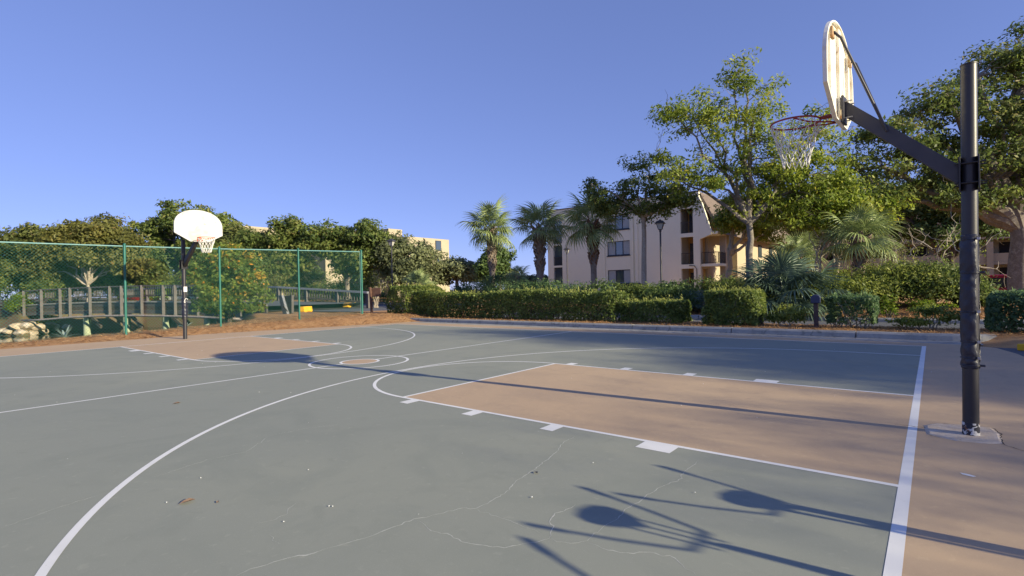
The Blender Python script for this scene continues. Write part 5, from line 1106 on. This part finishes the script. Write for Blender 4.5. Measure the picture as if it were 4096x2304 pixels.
# slanting mansard hood over the top balcony
ms = MB(); ya, yb = 0.285, 7.4
ms.add([(LX+0.004, ya, 9.42), (LX+0.004, yb, 9.42), (LX+2.0, yb, 5.45), (LX+2.0, ya, 5.45), (LX+0.004, ya, 8.8), (LX+0.004, yb, 8.8), (LX+1.80, yb, 5.45), (LX+1.80, ya, 5.45)], [(0, 1, 2, 3), (7, 6, 5, 4), (0, 3, 7, 4), (1, 5, 6, 2), (3, 2, 6, 7), (0, 4, 5, 1)])
ms.build("mansard_roof", M['roofdark'], B)
MB().prism([(LX+0.006, 8.95), (LX+0.30, 8.3), (LX+1.05, 5.75), (LX+1.0, 5.45), (LX+0.006, 5.10)], 0.0, 0.27, 'y').build("mansard_cheek", M['stucco'], B)
MB().box(LX-3, LX+1.2, 7.25, 30, -0.9, 8.3).build("rear_wing", M['stuccoy'], B)
rw = MB(); 
rw.add([(LX+1.2, 7.3, 9.3), (LX+1.2, 30, 9.3), (LX+3.0, 30, 5.6), (LX+3.0, 7.3, 5.6), (LX-0.5, 7.3, 9.3), (LX-0.5, 30, 9.3), (LX+1.25, 7.3, 5.6), (LX+1.25, 30, 5.6)], [(0, 1, 2, 3), (0, 4, 5, 1), (3, 2, 7, 6), (0, 3, 6, 4), (1, 5, 7, 2)])
rw.build("rear_mansard_roof", M['roofdark'], B)
for y in (11, 16, 21, 26):
    for z in (1.2, 3.9):
        wn = MB().box(LX+1.203, LX+1.26, y-0.75, y+0.75, z, z+1.4).build("window", M['frame'], B); MB().box(LX+1.262, LX+1.275, y-0.66, y+0.66, z+0.09, z+1.31).build("pane", M['glass'], wn)
MB().box(-0.05, LX+0.05, -0.06, 0.35, btop-bz+0.002, btop-bz+0.10).build("roof_coping", M['roofdark'], B)
MB().box(0.0, LX-0.3, 0.285, 28, btop-bz-0.5, btop-bz-0.15).build("roof", M['roofdark'], B)
MB().box(0.0, 0.28, 0.283, 28, -0.4, btop-bz-0.003).build("left_wall", M['stucco'], B)
MB().box(0.3, LX-3.1, 27.7, 28, -0.4, btop-bz-0.6).build("rear_wall", M['stucco'], B)
for (u, wd_) in ((-22.75, 0.16), (-22.35, 0.30), (-25.95, 0.2)):   # downpipe and pilasters
    MB().box(u-bx0-wd_/2, u-bx0+wd_/2, -0.12, -0.003, -0.4, btop-bz-0.2).build("pilaster", M['stucco'], B)
MB().tube([(-16.5-bx0, -0.05, 0.0), (-16.5-bx0, -0.05, 2.4), (-16.7-bx0, -0.05, 2.7), (-17.2-bx0, -0.05, 2.75)], 0.03, 8).build("downpipe", M['timberdark'], B)

def block(name, label, loc, parts, cat='building'):
    t = empty(name, loc, 0, label, cat)
    for (nm, m, bxs) in parts:
        for b in bxs: MB().box(*b).build(nm, M[m], t)
    return t
# ochre building behind the left oaks, end wall lit by the sun
Lb = block("ochre_building", 'sunlit ochre building rising behind the left oaks', (-61, 45, 0.5),
      [("wall", 'stuccoy', [(-14, -0.2, 0, 8.6, -0.5, 9.1)]), ("parapet", 'stuccoy', [(-16, -3, -12, -0.02, -0.5, 9.7), (-4.2, -1.4, -2.6, -0.03, 9.1, 10.2)])])
mr = MB().add([(-2.9, -12, 9.6), (-2.9, -2.7, 9.6), (-1.2, -2.7, 7.2), (-1.2, -12, 7.2), (-3.2, -12, 7.2), (-3.2, -2.7, 7.2)], [(0, 1, 2, 3), (0, 3, 4), (1, 5, 2), (3, 2, 5, 4)]).build("mansard_roof", M['roofdark'], Lb)
for z in (4.6, 7.2):
    wn = MB().box(-0.197, -0.12, 5.6, 6.8, z, z+1.6).build("window", M['frame'], Lb); MB().box(-0.118, -0.10, 5.7, 6.7, z+.1, z+1.5).build("pane", M['glass'], wn)
block("tan_building", 'tan building wall showing between the oaks right of the far backboard', (-76, 24, 0.5), [("wall", 'stuccoy', [(0, 3.5, 0, 9, 0, 9.9)]), ("parapet", 'stuccoy', [(-0.1, 3.6, -0.1, 9.1, 9.902, 10.2)])])
block("low_house", 'low cream house front behind the bridge', (-66, 16, 0.6), [("wall", 'stuccoy', [(-6, 0, 2.5, 8, 0, 2.6)]), ("roof", 'roofdark', [(-6.4, 0.4, 2.1, 8.4, 2.602, 2.9)])])
block("ochre_wing", 'ochre wing seen beneath the oaks beside the sign', (-54, 30, 0.4), [("wall", 'stuccoy', [(0, 9, 0, 5, 0, 3.6)]), ("roof", 'roofdark', [(-0.3, 9.3, -0.3, 5.3, 3.602, 3.9)])])
# brown gallery building behind the right-hand trees: columns, slabs, recessed bays
G_ = empty("gallery_building", (-24, 70, 0.3), 0, 'shaded brown gallery apartment building behind the right trees', 'building')
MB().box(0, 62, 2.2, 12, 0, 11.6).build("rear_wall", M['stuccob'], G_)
for k in range(5): MB().box(-0.2, 62.2, -0.3, 2.197, k*2.75-0.15, k*2.75+0.15).build("floor_slab", M['stuccob'], G_)
for i in range(16):
    MB().box(i*4.1, i*4.1+0.55, -0.5, -0.303, 0, 11.2).build("column", M['stuccob'], G_)
    for k in range(4):
        wn = MB().box(i*4.1+1.2, i*4.1+3.2, 2.12, 2.197, k*2.75+0.3, k*2.75+2.3).build("window", M['dark'] if (i*7+k*3) % 5 else M['ochre'], G_)
        if k: MB().box(i*4.1+0.56, i*4.1+4.09, -0.25, -0.12, k*2.75+0.16, k*2.75+1.05).build("balcony_front", M['stuccob'], G_)
MB().box(-0.3, 62.3, -0.7, 12.3, 11.603, 12.1).build("roof", M['roofdark'], G_)

# ------------------------------------------------------------------ parked bicycles just outside the frame (their shadows fall on the court)
def bicycle(label, loc, rz, bar_h, seat_h):
    t = empty("bicycle", loc, rz, label, 'bicycle', 'beach cruiser bicycles parked right of the court')
    for x in (-0.55, 0.55):
        wl = MB().tube([(x+0.31*math.cos(q), 0, 0.335+0.31*math.sin(q)) for q in np.linspace(0, 2*math.pi, 33)[:-1]], 0.024, 8, closed=True).build("wheel", M['tyre'], t, smooth=True)
        sp = MB()
        for q in np.linspace(0, 2*math.pi, 19)[:-1]: sp.tube([(x, 0, 0.335), (x+0.30*math.cos(q), 0, 0.335+0.30*math.sin(q))], 0.0016, 3, cap=False)
        sp.build("spokes", M['zinc'], wl)["kind"] = "stuff"
    fr = MB(); bbk = (-0.05, 0, 0.30); st = (-0.24, 0, seat_h-0.18); hdt = (0.36, 0, 0.80); hb = (0.42, 0, 0.62)
    for a, b in ((bbk, st), (bbk, hb), (st, hdt), (bbk, (-0.55, 0, 0.335)), ((-0.22, 0, 0.62), (-0.55, 0, 0.335)), (hb, hdt), (hb, (0.55, 0, 0.335))): fr.tube([a, b], 0.017, 8)
    fr.build("frame", M['lampmetal'], t)
    bars = []
    for s in (-1, 1): bars.append([(0.36, 0, 0.80), (0.35, 0, bar_h-0.17), (0.37, s*0.12, bar_h-0.16), (0.33, s*0.22, bar_h-0.06), (0.18, s*0.29, bar_h-0.01), (0.02, s*0.33, bar_h)])
    mb = MB()
    for p in bars: mb.tube(p, 0.013, 8)
    h_ = mb.build("handlebar", M['zinc'], t, smooth=True)
    for p in bars: MB().tube([p[-2], p[-1]], 0.019, 8).build("grip", M['tyre'], h_)
    sd_ = MB(); 
    for i, (x, wd_, th) in enumerate(((-0.38, 0.06, .03), (-0.36, 0.13, .05), (-0.26, 0.125, .06), (-0.17, 0.05, .05), (-0.10, 0.025, .03))):
        for j in range(8): q = 2*math.pi*j/8; sd_.v.append((x, wd_*math.cos(q), seat_h+th*math.sin(q)*0.8))
    for i in range(4):
        for j in range(8): sd_.f.append((i*8+j, i*8+(j+1) % 8, (i+1)*8+(j+1) % 8, (i+1)*8+j))
    sd_.f += [tuple(range(8))[::-1], tuple(range(32, 40))]
    sa = sd_.build("saddle", M['tyre'], t, smooth=True)
    for y in (-0.05, 0, 0.05): MB().tube([(-0.25, y, seat_h-0.20), (-0.27, y*1.3, seat_h-0.02)], 0.008, 6).build("saddle_spring", M['zinc'], sa)
    MB().tube([(-0.05, -0.09, 0.30), (-0.05, 0.09, 0.30)], 0.05, 12).build("crank", M['zinc'], t)
bicycle('beach cruiser bicycle nearest the court baseline', (1.98, -3.05, 0), 0.05, 1.16, 0.96)
bicycle('beach cruiser bicycle parked farther from the camera', (2.15, -2.35, 0), 0.0, 1.14, 0.82)
bicycle('beach cruiser bicycle parked closest to the camera', (2.05, -3.85, 0), -0.12, 1.16, 0.60)
# trees right of the court, outside the frame: they shade the near lane
for i, (x, y, ht, r_, per_) in enumerate([(31.0, 1.2, 11.2, 2.2, 50), (33.0, 5.4, 12.2, 2.4, 165), (32.0, 9.2, 15.0, 2.2, 165)]):
    tree("shade_tree", ['leafy shade tree right of the court, nearest the camera', 'middle leafy shade tree right of the court', 'far leafy shade tree right of the court'][i], (x, y, -0.03), 3.0,
         [(0, -0.2, ht*0.48, r_*1.2, r_, ht*0.24), (0, 0.2, ht*0.74, r_, r_, ht*0.2), (0.4, 0, ht*0.30, r_, r_*0.95, ht*0.16)], 0.28, L['oak'], M['bark'], 400+i, clumps=300, per=int(per_*1.6), leaf=0.17, cl=0.85, limbs=7, group='shade trees right of the court')

# ------------------------------------------------------------------ litter on the court
lf = MB(); lf.v = [(0, -0.055, 0.0), (0.028, -0.015, 0.012), (0.018, 0.03, 0.018), (0, 0.06, 0.008), (-0.03, 0.02, 0.02), (-0.03, -0.02, 0.01), (0, 0.0, 0.003)]
lf.f = [(0, 1, 6), (1, 2, 6), (2, 3, 6), (3, 4, 6), (4, 5, 6), (5, 0, 6)]
lm = lf.mesh("fallen_leaf"); lm.materials.append(M['dryleaf'])
for (x, y, s, lab) in ((-3.621, -4.718, 0.85, 'curled brown leaf inside the near three point arc'), (-7.225, -3.599, 0.8, 'small tan leaf left of the center circle'), (-3.458, -4.592, 0.28, 'tiny leaf fragment right of the curled leaf'), (-2.09, -2.942, 0.42, 'small brown leaf beside the long crack')):
    o = bpy.data.objects.new("fallen_leaf", lm); col.objects.link(o); o.location = (x, y, 0.0065); o.scale = (s, s, s); o.rotation_euler = (0, 0, x*7); tag(o, lab, 'leaf')
pb = MB(); g = np.random.default_rng(77)
spots = [(-2.778, -4.178), (-2.80, -4.19), (-2.855, -2.932), (-4.891, -3.143), (-4.045, -4.48), (-3.732, -4.799), (-5.489, -4.978)]+[(g.uniform(-15, 1.2), g.uniform(-6, 7)) for _ in range(70)]
for x, y in spots:
    s = g.uniform(0.0025, 0.006); pb.lathe([(s*0.7, 0), (s, s*0.4), (s*0.5, s*0.9)], 6, (x, y, 0.0055))
o = pb.build("grit", M['whitebit']); tag(o, 'white shell grit scattered over the court', kind="stuff")
ch = MB(); ch.add([(0.327, -1.19, 0.002), (0.34, -1.225, 0.002), (0.395, -1.245, 0.002), (0.412, -1.22, 0.002), (0.37, -1.195, 0.002), (0.327, -1.185, 0.006)], [(0, 1, 2, 3, 4)])
tag(ch.build("paper_scrap", M['whitebit']), 'white scrap lying on the tan border in front of the near pole', 'scrap')
